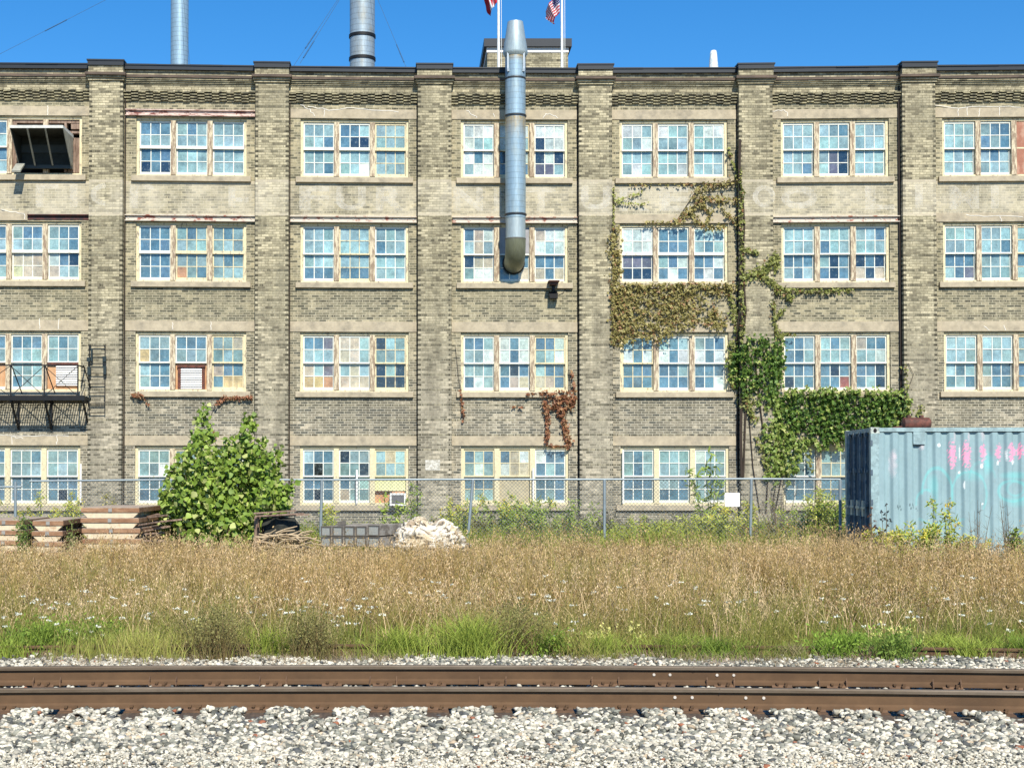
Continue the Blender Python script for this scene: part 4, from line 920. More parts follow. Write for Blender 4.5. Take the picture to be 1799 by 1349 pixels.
# thin weld gap at the joints
for t, xx, y0 in ((rn_, (1262-PX)*13.3/FP, 0), (rf_, (1219-PX)*14.75/FP, 1.51)):
    MB().box(xx-.0025, YN(xx)+y0-.0385, zt-.05, xx+.0025, YN(xx)+y0-.03, zt-.003).build('joint_gap', BLACK, t)
tie = empty('railway_tie', (0, 14.15, 0), 'creosoted timber tie with rusty plates, half buried in white ballast', 'railway tie', 'ties under the track')
MB().box(-.11, 12.87, -.12, .11, 15.45, .045).build('tie_beam', TIEW, tie, bevel=.01)
for y0 in (0, 1.51):
    m = MB(); y = 13.4+y0; m.box(-.10, y-.19, .0455, .10, y-.085, .056); m.box(-.10, y+.085, .0455, .10, y+.19, .056); m.box(-.10, y-.085, .0455, .10, y+.085, .0635)
    m.add([(-.10, y-.10, .056), (.10, y-.10, .056), (.10, y-.079, .074), (-.10, y-.079, .074), (-.10, y-.079, .056), (.10, y-.079, .056)], [(0, 1, 2, 3), (0, 3, 4), (1, 5, 2), (3, 2, 5, 4)])
    pl = m.build('tie_plate', PLATE, tie)
    for x, yy, zz in ((-.045, y-.088, .07), (.03, y-.125, .056), (.045, y-.088, .07), (-.06, y+.10, .06)):
        s = MB(); s.box(x-.009, yy-.012, zz, x+.009, yy+.012, zz+.022); s.box(x-.015, yy-.018, zz+.012, x+.015, yy+.024, zz+.026); s.build('spike', RAILM, pl)
tx = [(10-PX)*13.2/FP+.02, ]; near = [118, 237, 340, 452, 567, 668, 770, 882, 990, 1102, 1212, 1325, 1435, 1540, 1655, 1755]
tx = [-4.75, -4.2, (10-PX)*13.2/FP]+[(p-PX)*13.25/FP for p in near]+[5.95, 6.5]
ORD = 'first second third fourth fifth sixth seventh eighth ninth tenth eleventh twelfth thirteenth fourteenth fifteenth sixteenth seventeenth eighteenth'.split()
for i, x in enumerate(tx):
    o = tie if i == 0 else copy_tree(tie)
    if 1 < i < len(tx)-2: o['label'] = 'railway tie with rusty plates under the rails, %s from the left edge' % ORD[i-2]
    else: o['label'] = 'railway tie mostly cut off by the %s picture edge, %s' % (('left' if i < 5 else 'right'), 'inner of two' if i in (1, len(tx)-2) else 'outer of two')
    dy = YN(x)-13.4; o.location = (x, 14.15+dy, 0); o.rotation_euler = (0, 0, R.uniform(-.012, .012)+(-2*RAILC*(x+.3)))
for i, x in enumerate(tx):                                         # rail anchors either side of every second tie
    if i % 2 == 0:
        for s in (-.135, .135):
            xx = x+s; y = YN(xx)+1.51; m = MB()
            m.bar((xx, y-.09, .055), (xx, y-.085, .10), .014, .02); m.bar((xx, y-.085, .10), (xx, y-.045, .112), .014, .016); m.bar((xx, y-.088, .10), (xx+.004, y-.07, .145), .010, .012); m.bar((xx, y-.09, .058), (xx, y+.09, .052), .016, .012)
            m.build('rail_anchor', PLATE, rf_)
# an abandoned rail half lost in the grass
ob = empty('abandoned_rail', (0, 17.75, 0), 'dark old rail with a bolted joint bar lying half buried at the grass edge', 'rail')
OP = [(a*.9, (z-zt)*.85+.135) for a, z in RP]; m = railgeo(OP, 4.32, x1=(1786-PX)*17.4/FP); m.build('rail_bar', [RAILM, RAILM], ob)
jx = (1750-PX)*17.4/FP; m = MB(); jy = YN(jx)+4.32; m.box(jx-.30, jy-.032, .0, jx+.30, jy-.012, .085)
m.build('joint_bar', RAILM, ob); 
for dx in (-.2, 0, .2): MB().tube([(jx+dx, jy-.033, .045), (jx+dx, jy-.055, .045)], .02, 6).build('bolt', RAILM, ob)

# ---------------------------------------------------------------- ballast stones
ico_v = []; g_ = (1+5**.5)/2
for a in (-1, 1):
    for b in (-g_, g_): ico_v += [(0, a, b), (a, b, 0), (b, 0, a)]
ico_v = np.array(ico_v)/math.hypot(1, g_)
import itertools
D = np.linalg.norm(ico_v[:, None]-ico_v[None], axis=2); ico_t = []
for i, j, k in itertools.combinations(range(12), 3):
    if D[i, j] < 1.1 and D[j, k] < 1.1 and D[i, k] < 1.1:
        nrm = np.cross(ico_v[j]-ico_v[i], ico_v[k]-ico_v[i]); ico_t.append((i, j, k) if nrm@ico_v[i] > 0 else (i, k, j))
ico_t = np.array(ico_t)
def stones(name, x, y, z, s, col, label):
    n = len(x); P = ico_v[None]*(1+N.uniform(-.36, .36, (n, 12, 1)))
    P = P*np.stack([N.uniform(.75, 1.25, n), N.uniform(.6, 1.05, n), N.uniform(.45, .8, n)], 1)[:, None]*s[:, None, None]
    ax = N.normal(size=(n, 3)); ax /= np.linalg.norm(ax, axis=1)[:, None]; th = N.uniform(0, .7, n); yw = N.uniform(0, 6.3, n)
    c, s_ = np.cos(yw)[:, None], np.sin(yw)[:, None]; X = P[..., 0]*c-P[..., 1]*s_; Y = P[..., 0]*s_+P[..., 1]*c; P = np.stack([X, Y, P[..., 2]], -1)
    a = ax[:, None]; ct_, st_ = np.cos(th)[:, None, None], np.sin(th)[:, None, None]
    P = P*ct_+np.cross(np.broadcast_to(a, P.shape), P)*st_+a*(P*a).sum(-1, keepdims=True)*(1-ct_)
    V = P+np.stack([x, y, z], 1)[:, None]; T = ico_t[None]+(np.arange(n)*12)[:, None, None]
    o = mesh_np(name, V.reshape(-1, 3), T.reshape(-1, 3), STONEM, C=np.repeat(col, 12, 0))
    return tag(o, label, 'ballast', kind='stuff')
STONEM = M('ballast_stone', None, .85, var=.22, scale=45, spec=.3)
def scol(n, wf, x, y, warm=1.):
    c = np.empty((n, 3)); r = N.random(n); pn = np.sin(x*1.7+y*3)+np.sin(x*4.1-y*2.2)*.7+np.sin(x*.8+y*7)*.5
    wfl = np.clip(wf+.07*pn, .1, .95); k = N.uniform(.78, 1.12, (n, 1))
    wh = np.array((.64, .595, .48))*k*np.where(N.random((n, 1)) < .4, .66, 1.); gy_ = np.array((.18, .178, .145))*N.uniform(.45, 1.6, (n, 1)); c[:] = np.where((r < wfl)[:, None], wh, gy_)
    bl = (r > .93); c[bl] = np.array((.085, .088, .085))*N.uniform(.7, 1.3, (bl.sum(), 1)); tn = N.random(n) < .03; c[tn] = np.array((.48, .38, .26))*N.uniform(.7, 1.2, (tn.sum(), 1))
    rd = N.random(n) < .006; c[rd] = (.28, .11, .06); return c
n = 42000; x = N.uniform(-6, 9, n); y = 10.0+N.random(n)**.9*3.28; keep = y < YN(x)-.10; x, y = x[keep], y[keep]; n = len(x)
zt_ = .0+.035*np.clip((y-12.2)/.6, 0, 1)
ont = np.min(np.abs(x[:, None]-np.array(tx)[None]), 1) < .115; dd_ = YN(x)-y; zt_ = np.where(ont, zt_-.03*np.clip((.75-dd_)/.3, 0, 1), zt_+.022*np.clip((.5-dd_)/.2, 0, 1)*np.clip((dd_-.10)/.09, 0, 1)); keep = ~(ont & (dd_ < .33+.05*N.random(n))); x, y, zt_ = x[keep], y[keep], zt_[keep]; n = len(x)
fine = y < 11.15+.25*np.sin(x*2)+N.normal(0, .25, n)
s = np.where(fine, N.uniform(.012, .025, n), N.uniform(.017, .041, n)); s = np.where(N.random(n) < .12, s*.6, s)
c = scol(n, np.where(fine, .86, .60), x, y); stones('ballast_stones', x, y, zt_+N.uniform(0, .022, n)+s*.15, s, c, 'white and grey crushed ballast stones in the foreground')
n = 22000; x = N.uniform(-6, 9, n); y = 9.9+N.random(n)*1.6; s = N.uniform(.009, .021, n); stones('ballast_chips', x, y, .004+N.uniform(.008, .035, n), s, scol(n, .88, x, y), 'fine pale stone chips at the very front of the ballast')
n = 9500; x = N.uniform(-7, 10, n); y0 = N.uniform(.11, 1.41, n); ont = np.min(np.abs(x[:, None]-np.array(tx)[None]), 1) < .10; k = ~ont; x, y0 = x[k], y0[k]; n = len(x)
s = N.uniform(.018, .036, n); stones('ballast_stones', x, YN(x)+y0, .005+N.uniform(.0, .05, n), s, scol(n, .72, x, y0), 'pale ballast stones lying between the two rails')
n = 48000; x = N.uniform(-7, 10, n); y0 = 1.62+N.random(n)*2.65; s = N.uniform(.018, .036, n); k = (y0 < 3.7+.4*np.sin(x*1.3)+.3*np.sin(x*3.1)+N.normal(0, .35, n)); x, y0, s = x[k], y0[k], s[k]; n = len(x)
wf = np.where(x > .3, .46, .74); stones('ballast_stones', x, YN(x)+y0, .004+N.uniform(.0, .04, n), s, scol(n, wf, x, y0), 'blue-grey and white ballast stones behind the far rail')

# ---------------------------------------------------------------- grass
GRASS = M('grass_blades', None, .7, var=.1, scale=3, spec=.25, transl=.25)
def blades(x, y, z, h, wd, lean, col, tip=None, nseg=3):
    n = len(x); a = N.uniform(0, 2*PI, n); la = N.uniform(0, 2*PI, n); V = np.empty((n, 2*nseg+1, 3)); C = np.empty((n, 2*nseg+1, 3))
    dx, dy = np.cos(a)*wd/2, np.sin(a)*wd/2*.6; tip = col if tip is None else tip
    for i in range(nseg+1):
        t = i/nseg; ox = np.cos(la)*lean*h*t**1.8; oy = np.sin(la)*lean*h*t**1.8; zz = z+h*t*(1-.35*lean*t); w_ = 1-t*.75
        cc = col*(1-t)+tip*t
        if i < nseg:
            V[:, 2*i] = np.stack([x+ox-dx*w_, y+oy-dy*w_, zz], 1); V[:, 2*i+1] = np.stack([x+ox+dx*w_, y+oy+dy*w_, zz], 1); C[:, 2*i] = cc; C[:, 2*i+1] = cc
        else: V[:, 2*i] = np.stack([x+ox, y+oy, zz], 1); C[:, 2*i] = cc
    tt = []
    for i in range(nseg-1): tt += [(2*i, 2*i+1, 2*i+3), (2*i, 2*i+3, 2*i+2)]
    tt.append((2*nseg-2, 2*nseg-1, 2*nseg)); T = np.array(tt)[None]+(np.arange(n)*(2*nseg+1))[:, None, None]
    return V.reshape(-1, 3), T.reshape(-1, 3), C.reshape(-1, 3), V[:, 2*nseg]
def specks(P, k, spread, size, col, cvar=.2, up=.5, elong=2.0):
    """small seed/leaf flecks about points P"""
    n = len(P)*k; c = np.repeat(P, k, 0)+N.normal(0, 1, (n, 3))*np.array(spread); a = N.normal(size=(n, 3)); a[:, 2] = np.abs(a[:, 2])+up; a /= np.linalg.norm(a, axis=1)[:, None]
    b = np.cross(a, N.normal(size=(n, 3))); b /= np.linalg.norm(b, axis=1)[:, None]; s = (size*N.uniform(.6, 1.4, n))[:, None]
    V = np.stack([c-a*s*elong/2, c+b*s/2, c+a*s*elong/2, c-b*s/2], 1).reshape(-1, 3); T = (np.array([(0, 1, 2), (0, 2, 3)])[None]+(np.arange(n)*4)[:, None, None]).reshape(-1, 3)
    col = np.asarray(col, float); cc = (col if col.ndim == 1 else np.repeat(col, k, 0))*N.uniform(1-cvar, 1+cvar, (n, 1)); C = np.repeat(np.broadcast_to(cc, (n, 3)), 4, 0); return V, T, C
def merge(parts):
    V, T, C = [], [], []; o = 0
    for v, t, c in parts: V.append(v); T.append(t+o); C.append(c); o += len(v)
    return np.concatenate(V), np.concatenate(T), np.concatenate(C)
def pn(x, y, s, k=0): return (np.sin(x*s+y*s*.7+k)+np.sin(x*s*1.9-y*s*1.3+k*2)+.6*np.sin(x*s*3.7+y*s*3.1+k*3)+.4*np.sin(-x*s*6.1+y*s*7.3+k*5))/2.2
def field(n, ya, yb, dens=None):
    y = ya+(yb-ya)*N.random(n); lo = -.30*y-2.0; hi = .44*y+2.2; x = lo+(hi-lo)*N.random(n); return x, y
def rgb(*a): return np.array(a)
parts = []
EDGE = lambda x: 17.45+.5*np.sin(x*.9+1)+.45*np.sin(x*2.3)+.3*np.sin(x*5.1)
TAN, BRN, OLV, GRN = rgb(.64, .44, .19), rgb(.33, .205, .085), rgb(.27, .26, .065), rgb(.18, .235, .045)
def tuss(n, ya, yb, per, rad_):
    """blades gathered in tussocks"""
    m = n//per; cx_, cy_ = field(m, ya, yb); q = N.lognormal(0, .35, m); i = N.integers(0, m, n); r_ = np.abs(N.normal(0, rad_, n)); a_ = N.uniform(0, 2*PI, n)
    return cx_[i]+r_*np.cos(a_), cy_[i]+r_*np.sin(a_), q[i], N.normal(0, 1, m)[i]
for n, ya, yb, w0, per, rd_ in ((62000, 17.0, 20.2, .009, 34, .09), (62000, 20.2, 24.5, .012, 38, .12), (46000, 24.5, 30, .015, 40, .16), (38000, 30, 44.6, .018, 40, .22)):
    x, y, q, tc = tuss(n, ya, yb, per, rd_); k = (y > EDGE(x)+N.normal(0, .2, n)) & ((y > 19.2) | (pn(x, y, 1.6, 3.) > -.55)); x, y, q, tc = x[k], y[k], q[k], tc[k]; n = len(x)
    far = np.clip((y-18.6)/2.6, 0, 1); p1 = pn(x, y, .55); p2 = pn(x, y, 1.4, 2.)
    dry = np.clip(.06+far*.76+.34*p1+.2*tc+N.normal(0, .14, n), 0, 1)[:, None]
    yard = np.clip((y-30)/4, 0, 1)[:, None]; dry = dry*(1-yard*.8)
    p3 = pn(x, y, .35, 7.); dry = np.clip(dry-.35*np.clip(pn(x, y, .8, 11.)-.2, 0, 1)[:, None], 0, 1); mixb = np.clip(.38+.3*p2+.28*tc+.2*p3+N.normal(0, .22, n), 0, 1)[:, None]; dc = TAN*(1-mixb)+BRN*mixb; gm = np.clip(.5+.4*p2+N.normal(0, .2, n), 0, 1)[:, None]; gc = OLV*gm+GRN*(1-gm)
    tip = dc*dry+gc*(1-dry); base = (tip*.35+gc*.65)*N.uniform(.75, 1.1, (n, 1))
    hh = (.30+.18*far+.15*p1+.10*p2)*q*N.uniform(.5, 1.15, n)*np.clip(1-(y-22.)/7*.58, .42, 1); hh = np.where(y < 18.2, hh*.75, hh); hh = np.clip(hh, .08, .72+.25*(N.random(n) < .03))
    spike = pn(x, y, .9, 5.) > .62; hh = np.where(spike & (N.random(n) < .5), hh*1.45, hh); V, T, C, tp = blades(x, y, gz(x, y), hh, w0*N.uniform(.6, 1.3, n), N.uniform(.05, .7, n), base, tip); parts.append((V, T, C))
    sel = (N.random(n) < (.24 if ya < 30 else .14)) & (hh > .28); pc = (tip[sel]*.55+rgb(.74, .52, .30)*.45)*np.where(N.random((sel.sum(), 1)) < .25, .45, 1.)
    parts.append(specks(tp[sel], 6, (.022, .022, .075), w0*.85, pc, .35, up=1.6, elong=3.6))
# taller pale straw stalks that stand out one by one
n = 2600; x, y = field(n, 23.5, 29.3); hh = N.uniform(.5, .95, n)*(.72+.28*np.sin(x*1.9)*np.sin(x*.8+2))*np.where(x < 1.6, .55, 1.); c = np.tile(rgb(.52, .37, .18), (n, 1))*N.uniform(.5, 1.15, (n, 1)); V, T, C, tp = blades(x, y, gz(x, y), hh, np.full(n, .011), N.uniform(.1, .6, n), c*rgb(.8, .95, .6), c); parts.append((V, T, C)); parts.append(specks(tp, 8, (.04, .03, .07), .013, c, .3, up=1.2, elong=3.))
# rank yellow-green growth along the fence
n = 30000; x, y = field(n, 30.5, 40); pm_ = pn(x, y, .8, 4.); kk = pm_ > -.35; x, y, pm_ = x[kk], y[kk], pm_[kk]; n = len(x); m_ = N.random((n, 1)); c = (rgb(.42, .46, .09)*m_+rgb(.20, .28, .05)*(1-m_))*N.uniform(.7, 1.1, (n, 1)); br_ = (pn(x, y, 1.3, 8.) > .5)[:, None]; c = np.where(br_, c*.5+rgb(.30, .20, .10)*.5, c)
hh = N.uniform(.25, .62, n)*(1+.45*pm_); V, T, C, tp = blades(x, y, gz(x, y), hh, np.full(n, .020), N.uniform(.1, .7, n), c*.8, c); parts.append((V, T, C)); q = tp[::2].copy(); q[:, 2] -= N.random(len(q))*.3; parts.append(specks(q, 2, (.05, .05, .05), .032, c[::2], .3, up=.2, elong=2.4))
n = 5200; x, y = field(n, 18.6, 28.5); c = np.tile(rgb(.78, .58, .34), (n, 1))*N.uniform(.65, 1.1, (n, 1)); hh = N.uniform(.45, .78, n)*(1+.2*pn(x, y, .55))*np.clip(1-(y-22.)/7*.5, .5, 1)
V, T, C, tp = blades(x, y, gz(x, y), hh, np.full(n, .012), N.uniform(.1, .8, n), c, c); parts.append((V, T, C)); parts.append(specks(tp, 10, (.022, .022, .075), .010, c*.95, .3, up=1.6, elong=3.6))
n = 2600; x, y = field(n, 18.8, 26); hh = N.uniform(.35, .6, n); k = pn(x, y, .5, 1.) > -.1; x, y, hh = x[k], y[k], hh[k]; c = np.tile(rgb(.22, .14, .07), (len(x), 1)); V, T, C, tp = blades(x, y, gz(x, y), hh, np.full(len(x), .01), N.uniform(.05, .4, len(x)), c, c); parts.append((V, T, C)); parts.append(specks(tp, 9, (.016, .014, .008), .018, rgb(.30, .19, .08), .4, up=0, elong=1.2))
V, T, C = merge(parts); o = mesh_np('dry_grass', V, T, GRASS, C=C); tag(o, 'tan and green wild grass covering the yard', 'grass', kind='stuff')
# wild flowers among the grass
fl_px = [(84, 1090), (60, 1058), (32, 1078), (75, 1084), (120, 1060), (100, 1096), (92, 1068), (108, 1108), (122, 1107), (132, 1113), (150, 1120), (160, 1110), (172, 1100), (178, 1115), (157, 1085), (218, 1063), (215, 1085), (262, 1077), (310, 1069), (340, 1087), (7, 1084), (12, 1100), (42, 1047),
         (530, 1016), (541, 1021), (544, 1056), (492, 1070), (532, 1072), (510, 1075), (600, 1067), (588, 1090), (600, 1082), (648, 1074), (627, 1068), (670, 1079), (594, 1098), (625, 1095), (640, 1050), (612, 1094), (575, 1075), (955, 1011), (990, 1021), (943, 1077), (962, 1047), (971, 1053), (976, 1095), (1028, 1079), (1010, 1092), (1005, 1107), (976, 1117), (1087, 1031),
         (1498, 1008), (1446, 1021), (1480, 1052), (1449, 1092), (1470, 1082), (1516, 1100), (1547, 1096), (1558, 1074), (1559, 1062), (1665, 1051), (1691, 1060), (1691, 1080), (1739, 1072), (1795, 1058), (1793, 1090), (1773, 1107), (1595, 1084), (1610, 1083), (1740, 1095), (1330, 1040), (1240, 1055)]
parts = []; pts = []
for px, py in fl_px:
    z_ = .62 if py < 1060 else .5
    Y = None
    for yy in np.arange(17.6, 30, .1):                       # distance where a flower of this height stands on the bank
        if W(px, py, yy)[2] <= gz(0, yy)+z_: Y = yy; break
    Y = Y or 24; pts.append(W(px, py, max(Y, 18.0)))
FP_ = np.array(pts); ex = np.array([W(R.uniform(0, 1799), 0, 18)[0] for _ in range(70)]); ey = N.uniform(18.1, 21.5, 70); ez = gz(ex, ey)+N.uniform(.38, .58, 70); FP_ = np.concatenate([FP_, np.stack([ex*ey/18, ey, ez], 1)]); parts.append(specks(FP_, 14, (.022, .02, .007), .020, rgb(.82, .82, .70), .08, up=0, elong=1.1))
hh = FP_[:, 2]-gz(FP_[:, 0], FP_[:, 1]); parts.append(blades(FP_[:, 0], FP_[:, 1], gz(FP_[:, 0], FP_[:, 1]), hh, np.full(len(FP_), .01), np.zeros(len(FP_)), np.tile(GRN, (len(FP_), 1)))[:3])
yf = []
for cx_, cy_, sx_, sy_, k in ((1052, 1115, 18, 16, 26), (1115, 1110, 10, 12, 10), (1565, 1120, 22, 22, 40), (345, 1095, 8, 10, 10), (980, 1125, 14, 10, 12), (1590, 1110, 14, 12, 12)):
    for i in range(k): yf.append(W(cx_+R.gauss(0, sx_), cy_+R.gauss(0, sy_)*.6, 17.7+R.uniform(-.1, .4)))
yf = np.array(yf); parts.append(specks(yf, 6, (.010, .010, .022), .018, rgb(.75, .70, .25), .15))
V, T, C = merge(parts); tag(mesh_np('wild_flowers', V, T, GRASS, C=C), 'white lacy and pale yellow wild flowers scattered through the grass', 'flowers', kind='stuff')
# dead straw litter at the grass edge
n = 9000; x = N.uniform(-6, 9.5, n); y = EDGE(x)+N.normal(-.1, .35, n); c = np.tile(rgb(.40, .31, .20), (n, 1))*N.uniform(.5, 1.2, (n, 1))
V, T, C, _ = blades(x, y, np.full(n, .02), N.uniform(.05, .16, n), np.full(n, .006), N.uniform(.6, 1.6, n), c); tag(mesh_np('straw_litter', V, T, GRASS, C=C), 'dead straw lying along the edge of the ballast', 'straw', kind='stuff')
# distinct clumps along the edge
def clump(px, Y, h, spread, n, c0, c1, label, name='grass_clump', cat='grass clump', lean=(.2, .9), w_=.012, seeds=0, leafy=0):
    X = (px-PX)*Y/FP; z0 = float(gz(X, Y)); r_ = np.abs(N.normal(0, spread*.35, n)); a = N.uniform(0, 2*PI, n); x, y = X+r_*np.cos(a), Y+r_*np.sin(a)*.7
    m = N.random((n, 1)); col = rgb(*c0)*m+rgb(*c1)*(1-m); ln = N.uniform(lean[0], lean[1], n); hh = h*N.uniform(.45, 1.1, n)
    V, T, C, tp = blades(x, y, gz(x, y), hh, np.full(n, w_), ln, col*.8, col*1.1, nseg=4); ps = [(V, T, C)]
    if seeds: ps.append(specks(tp, seeds, (.03, .03, .05), .014, rgb(*c1)*.9, .3))
    if leafy:
        q = np.repeat(tp, leafy, 0); q[:, 2] -= N.random(len(q))*h*.75; q += N.normal(0, .05, q.shape); cm = N.random((len(q), 1)); ps.append(specks(q, 2, (.03, .03, .03),   .020, rgb(*c0)*cm+rgb(*c1)*(1-cm), .35, elong=2.6))
    V, T, C = merge(ps); tag(mesh_np(name, V, T, GRASS, C=C, loc=(X, Y, z0)), label, cat, 'tufts along the ballast edge' if name == 'grass_clump' else None)
G1, G2, G3 = (.25, .34, .05), (.15, .23, .038), (.38, .43, .085)
clump(90, 18.0, .46, 1.2, 1000, G2, G1, 'broad dark green leafy patch with white flowers at far left', leafy=1)
clump(175, 18.3, .42, .5, 260, G2, G1, 'narrow dark green patch right of the flowery one at left', leafy=3)
clump(20, 17.5, .28, .6, 260, G3, G1, 'low yellow-green tuft at the left picture edge')
clump(480, 17.5, .50, .45, 330, G1, G3, 'bright green tuft left of the first brown twiggy bush pair', lean=(.2, 1.0))
clump(700, 17.6, .48, .75, 480, G1, G3, 'spreading green grass tuft beside the exposed dark rail', lean=(.4, 1.1))
clump(825, 17.4, .66, .95, 900, G1, G3, 'tallest and widest bright green grass tuft near the middle', lean=(.3, 1.0))
clump(245, 17.3, .42, 1.2, 620, G3, (.38, .32, .12), 'straw and green grass growing onto the ballast left', lean=(.1, .6))
clump(965, 17.5, .42, .45, 330, G2, G1, 'dark green weed with small white flowers in the middle', leafy=1)
clump(1055, 17.5, .38, .75, 420, G1, G3, 'green tuft with pale yellow flower spikes right of middle', lean=(.2, .9))
clump(1180, 17.7, .40, .7, 330, G1, G3, 'arching light green grass with a dark gap below', lean=(.6, 1.2))
clump(1260, 17.5, .36, .9, 460, G1, G2, 'low dense green tuft right of the arching grass', lean=(.4, 1.1))
clump(1393, 17.3, .24, .4, 260, (.36, .33, .16), (.30, .24, .12), 'small straw coloured tuft left of the bright green bush', lean=(.3, .9))
clump(1485, 17.5, .38, .8, 900, (.24, .36, .05), (.17, .27, .04), 'brightest light green leafy clump at right', leafy=1, lean=(.3, .9))
clump(1538, 17.2, .26, .4, 260, (.42, .30, .22), (.34, .22, .15), 'dead pinkish tuft beside the brightest clump', lean=(.4, .9))
clump(1568, 17.1, .42, .35, 330, (.22, .30, .06), (.15, .24, .04), 'upright weed with yellow flowers at the right', leafy=2)
clump(1660, 17.9, .34, 1.2, 520, G1, G3, 'loose green grass beside the old rail joint at right', lean=(.4, 1.1))
clump(1700, 17.35, .34, .55, 420, G1, G3, 'grass tuft hiding the old rail left of its joint', lean=(.3, 1.0))
clump(1795, 17.4, .42, .5, 300, G1, G2, 'green tuft at the right picture edge', lean=(.3, .9))
BT1, BT2 = (.22, .14, .07), (.27, .25, .09)
clump(380, 17.3, .62, .7, 520, BT1, BT2, 'brown twiggy bush at the ballast edge left of middle', 'twiggy_bush', 'bush', (.1, .75), .008, seeds=5)
clump(547, 17.3, .58, .6, 480, BT1, BT2, 'brown twiggy bush right of the bright green tuft', 'twiggy_bush', 'bush', (.1, .7), .008, seeds=5)
clump(905, 17.6, .62, .7, 480, BT1, BT2, 'brown twiggy bush right of the tallest green tuft', 'twiggy_bush', 'bush', (.1, .75), .008, seeds=5)

# ---------------------------------------------------------------- leaves: bush, weeds, ivy
LEAFM = M('leaf_surface', None, .55, var=.12, scale=8, spec=.4, transl=.22)
POP = np.array([(0, 0), (-.42, .22), (-.5, .45), (-.25, .75), (0, 1.0), (.25, .75), (.5, .45), (.42, .22)])
IVY = np.array([(0, 0), (-.30, .05), (-.55, .38), (-.28, .45), (0, 1.0), (.28, .45), (.55, .38), (.30, .05)])
LNC = np.array([(0, 0), (-.13, .3), (-.11, .65), (0, 1.0), (.11, .65), (.13, .3)])
def leaves(P, size, shape, col, down=.6, face=(0, -1, .25), fj=.6, fold=.25):
    n = len(P); a = N.normal(0, .55, (n, 3)); a[:, 2] -= down; a /= np.linalg.norm(a, axis=1)[:, None]
    f = np.array(face)[None]+N.normal(0, fj, (n, 3)); b = np.cross(a, f); b /= np.linalg.norm(b, axis=1)[:, None]; nn_ = np.cross(b, a)
    s = (size*N.uniform(.65, 1.3, n))[:, None, None] if np.ndim(size) == 0 else (size*N.uniform(.8, 1.2, n))[:, None, None]
    sh = shape; k = len(sh); V = P[:, None]+s*(a[:, None]*sh[None, :, 1:2]+b[:, None]*sh[None, :, 0:1]+nn_[:, None]*(np.abs(sh[None, :, 0:1])*fold-.15*sh[None, :, 1:2]**2))
    cen = P[:, None]+s*(a[:, None]*.45); V = np.concatenate([V, cen], 1)
    T = np.array([(i, (i+1) % k, k) for i in range(k)])[None]+(np.arange(n)*(k+1))[:, None, None]
    return V.reshape(-1, 3), T.reshape(-1, 3), np.repeat(np.broadcast_to(col, (n, 3)), k+1, 0)
def cmix(n, a, b, c=None, pc=.0, v=.2):
    m = N.random((n, 1)); col = np.array(a)*m+np.array(b)*(1-m)
    if c is not None: q = (N.random(n) < pc)[:, None]; col = np.where(q, np.array(c), col)
    return col*N.uniform(1-v, 1+v, (n, 1))
BARK = M('brown_bark', (.10, .075, .05), .9, var=.3)
# the poplar bush
YB = 29.2; bx0 = W(385, 950, YB)[0]; bush = empty('poplar_bush', (bx0, YB, .5), 'tall bright green broad-leaved bush with two spires in front of the fence', 'bush')
tips = [(357, 716, .9), (372, 790, .6), (437, 728, .9), (425, 780, .6), (335, 790, .7), (310, 840, .6), (290, 860, .6), (278, 895, .6), (400, 790, .7), (460, 770, .5), (490, 785, .35), (512, 845, .3), (500, 880, .4), (470, 850, .7), (445, 830, .8), (350, 850, .9), (320, 900, .9), (385, 850, 1), (415, 870, 1), (450, 890, .9), (300, 920, .8), (480, 905, .6), (395, 920, 1), (350, 930, .9), (440, 935, .8), (325, 820, .8), (345, 760, .8), (375, 830, .9), (465, 810, .6), (402, 772, .9), (428, 765, .8), (470, 795, .9), (484, 822, .9), (300, 822, .8), (318, 800, .8), (288, 868, .8), (395, 800, 1), (450, 800, 1), (365, 760, .7), (495, 850, .8), (505, 865, .6)]
st = MB(); LP = []; LS = []
for i, (px, py, dn) in enumerate(tips):
    Yt = YB+R.uniform(-.75, .75); t_ = np.array(W(px, py, Yt)); b_ = np.array((bx0+R.uniform(-.15, .15)+(t_[0]-bx0)*.18, YB+R.uniform(-.1, .1), .5)); mid_ = (t_+b_)/2+np.array(((t_[0]-bx0)*.22, (Yt-YB)*.2, -.1))
    C_ = [b_*(1-t)**2+2*mid_*t*(1-t)+t_*t*t for t in np.linspace(0, 1, 9)]; st.tube(C_, list(np.linspace(.022, .004, 9)), 5)
    L_ = np.linalg.norm(t_-b_); k = int(L_*120*(.5+.6*dn))
    for j in range(k):
        u = 1-R.random()**1.25*.93; p = b_*(1-u)**2+2*mid_*u*(1-u)+t_*u*u; sp_ = (.07+.50*(1-u)**.7*dn)*R.random()**.6+.02; a = R.uniform(0, 2*PI)
        LP.append(p+np.array((sp_*math.cos(a), sp_*math.sin(a), R.uniform(-.1, .08)))); LS.append(.138*(1-.3*u)*R.choice((.7, 1, 1, 1.25)))
st.build('stems', BARK, bush)
LP = np.array(LP); LS = np.array(LS); V, T, C = leaves(LP, LS, POP, cmix(len(LP), (.13, .22, .03), (.27, .37, .06), (.44, .48, .17), .15), down=.35, face=(.1, -.8, .55), fj=.65)
mesh_np('foliage', V, T, LEAFM, bush, C=C)
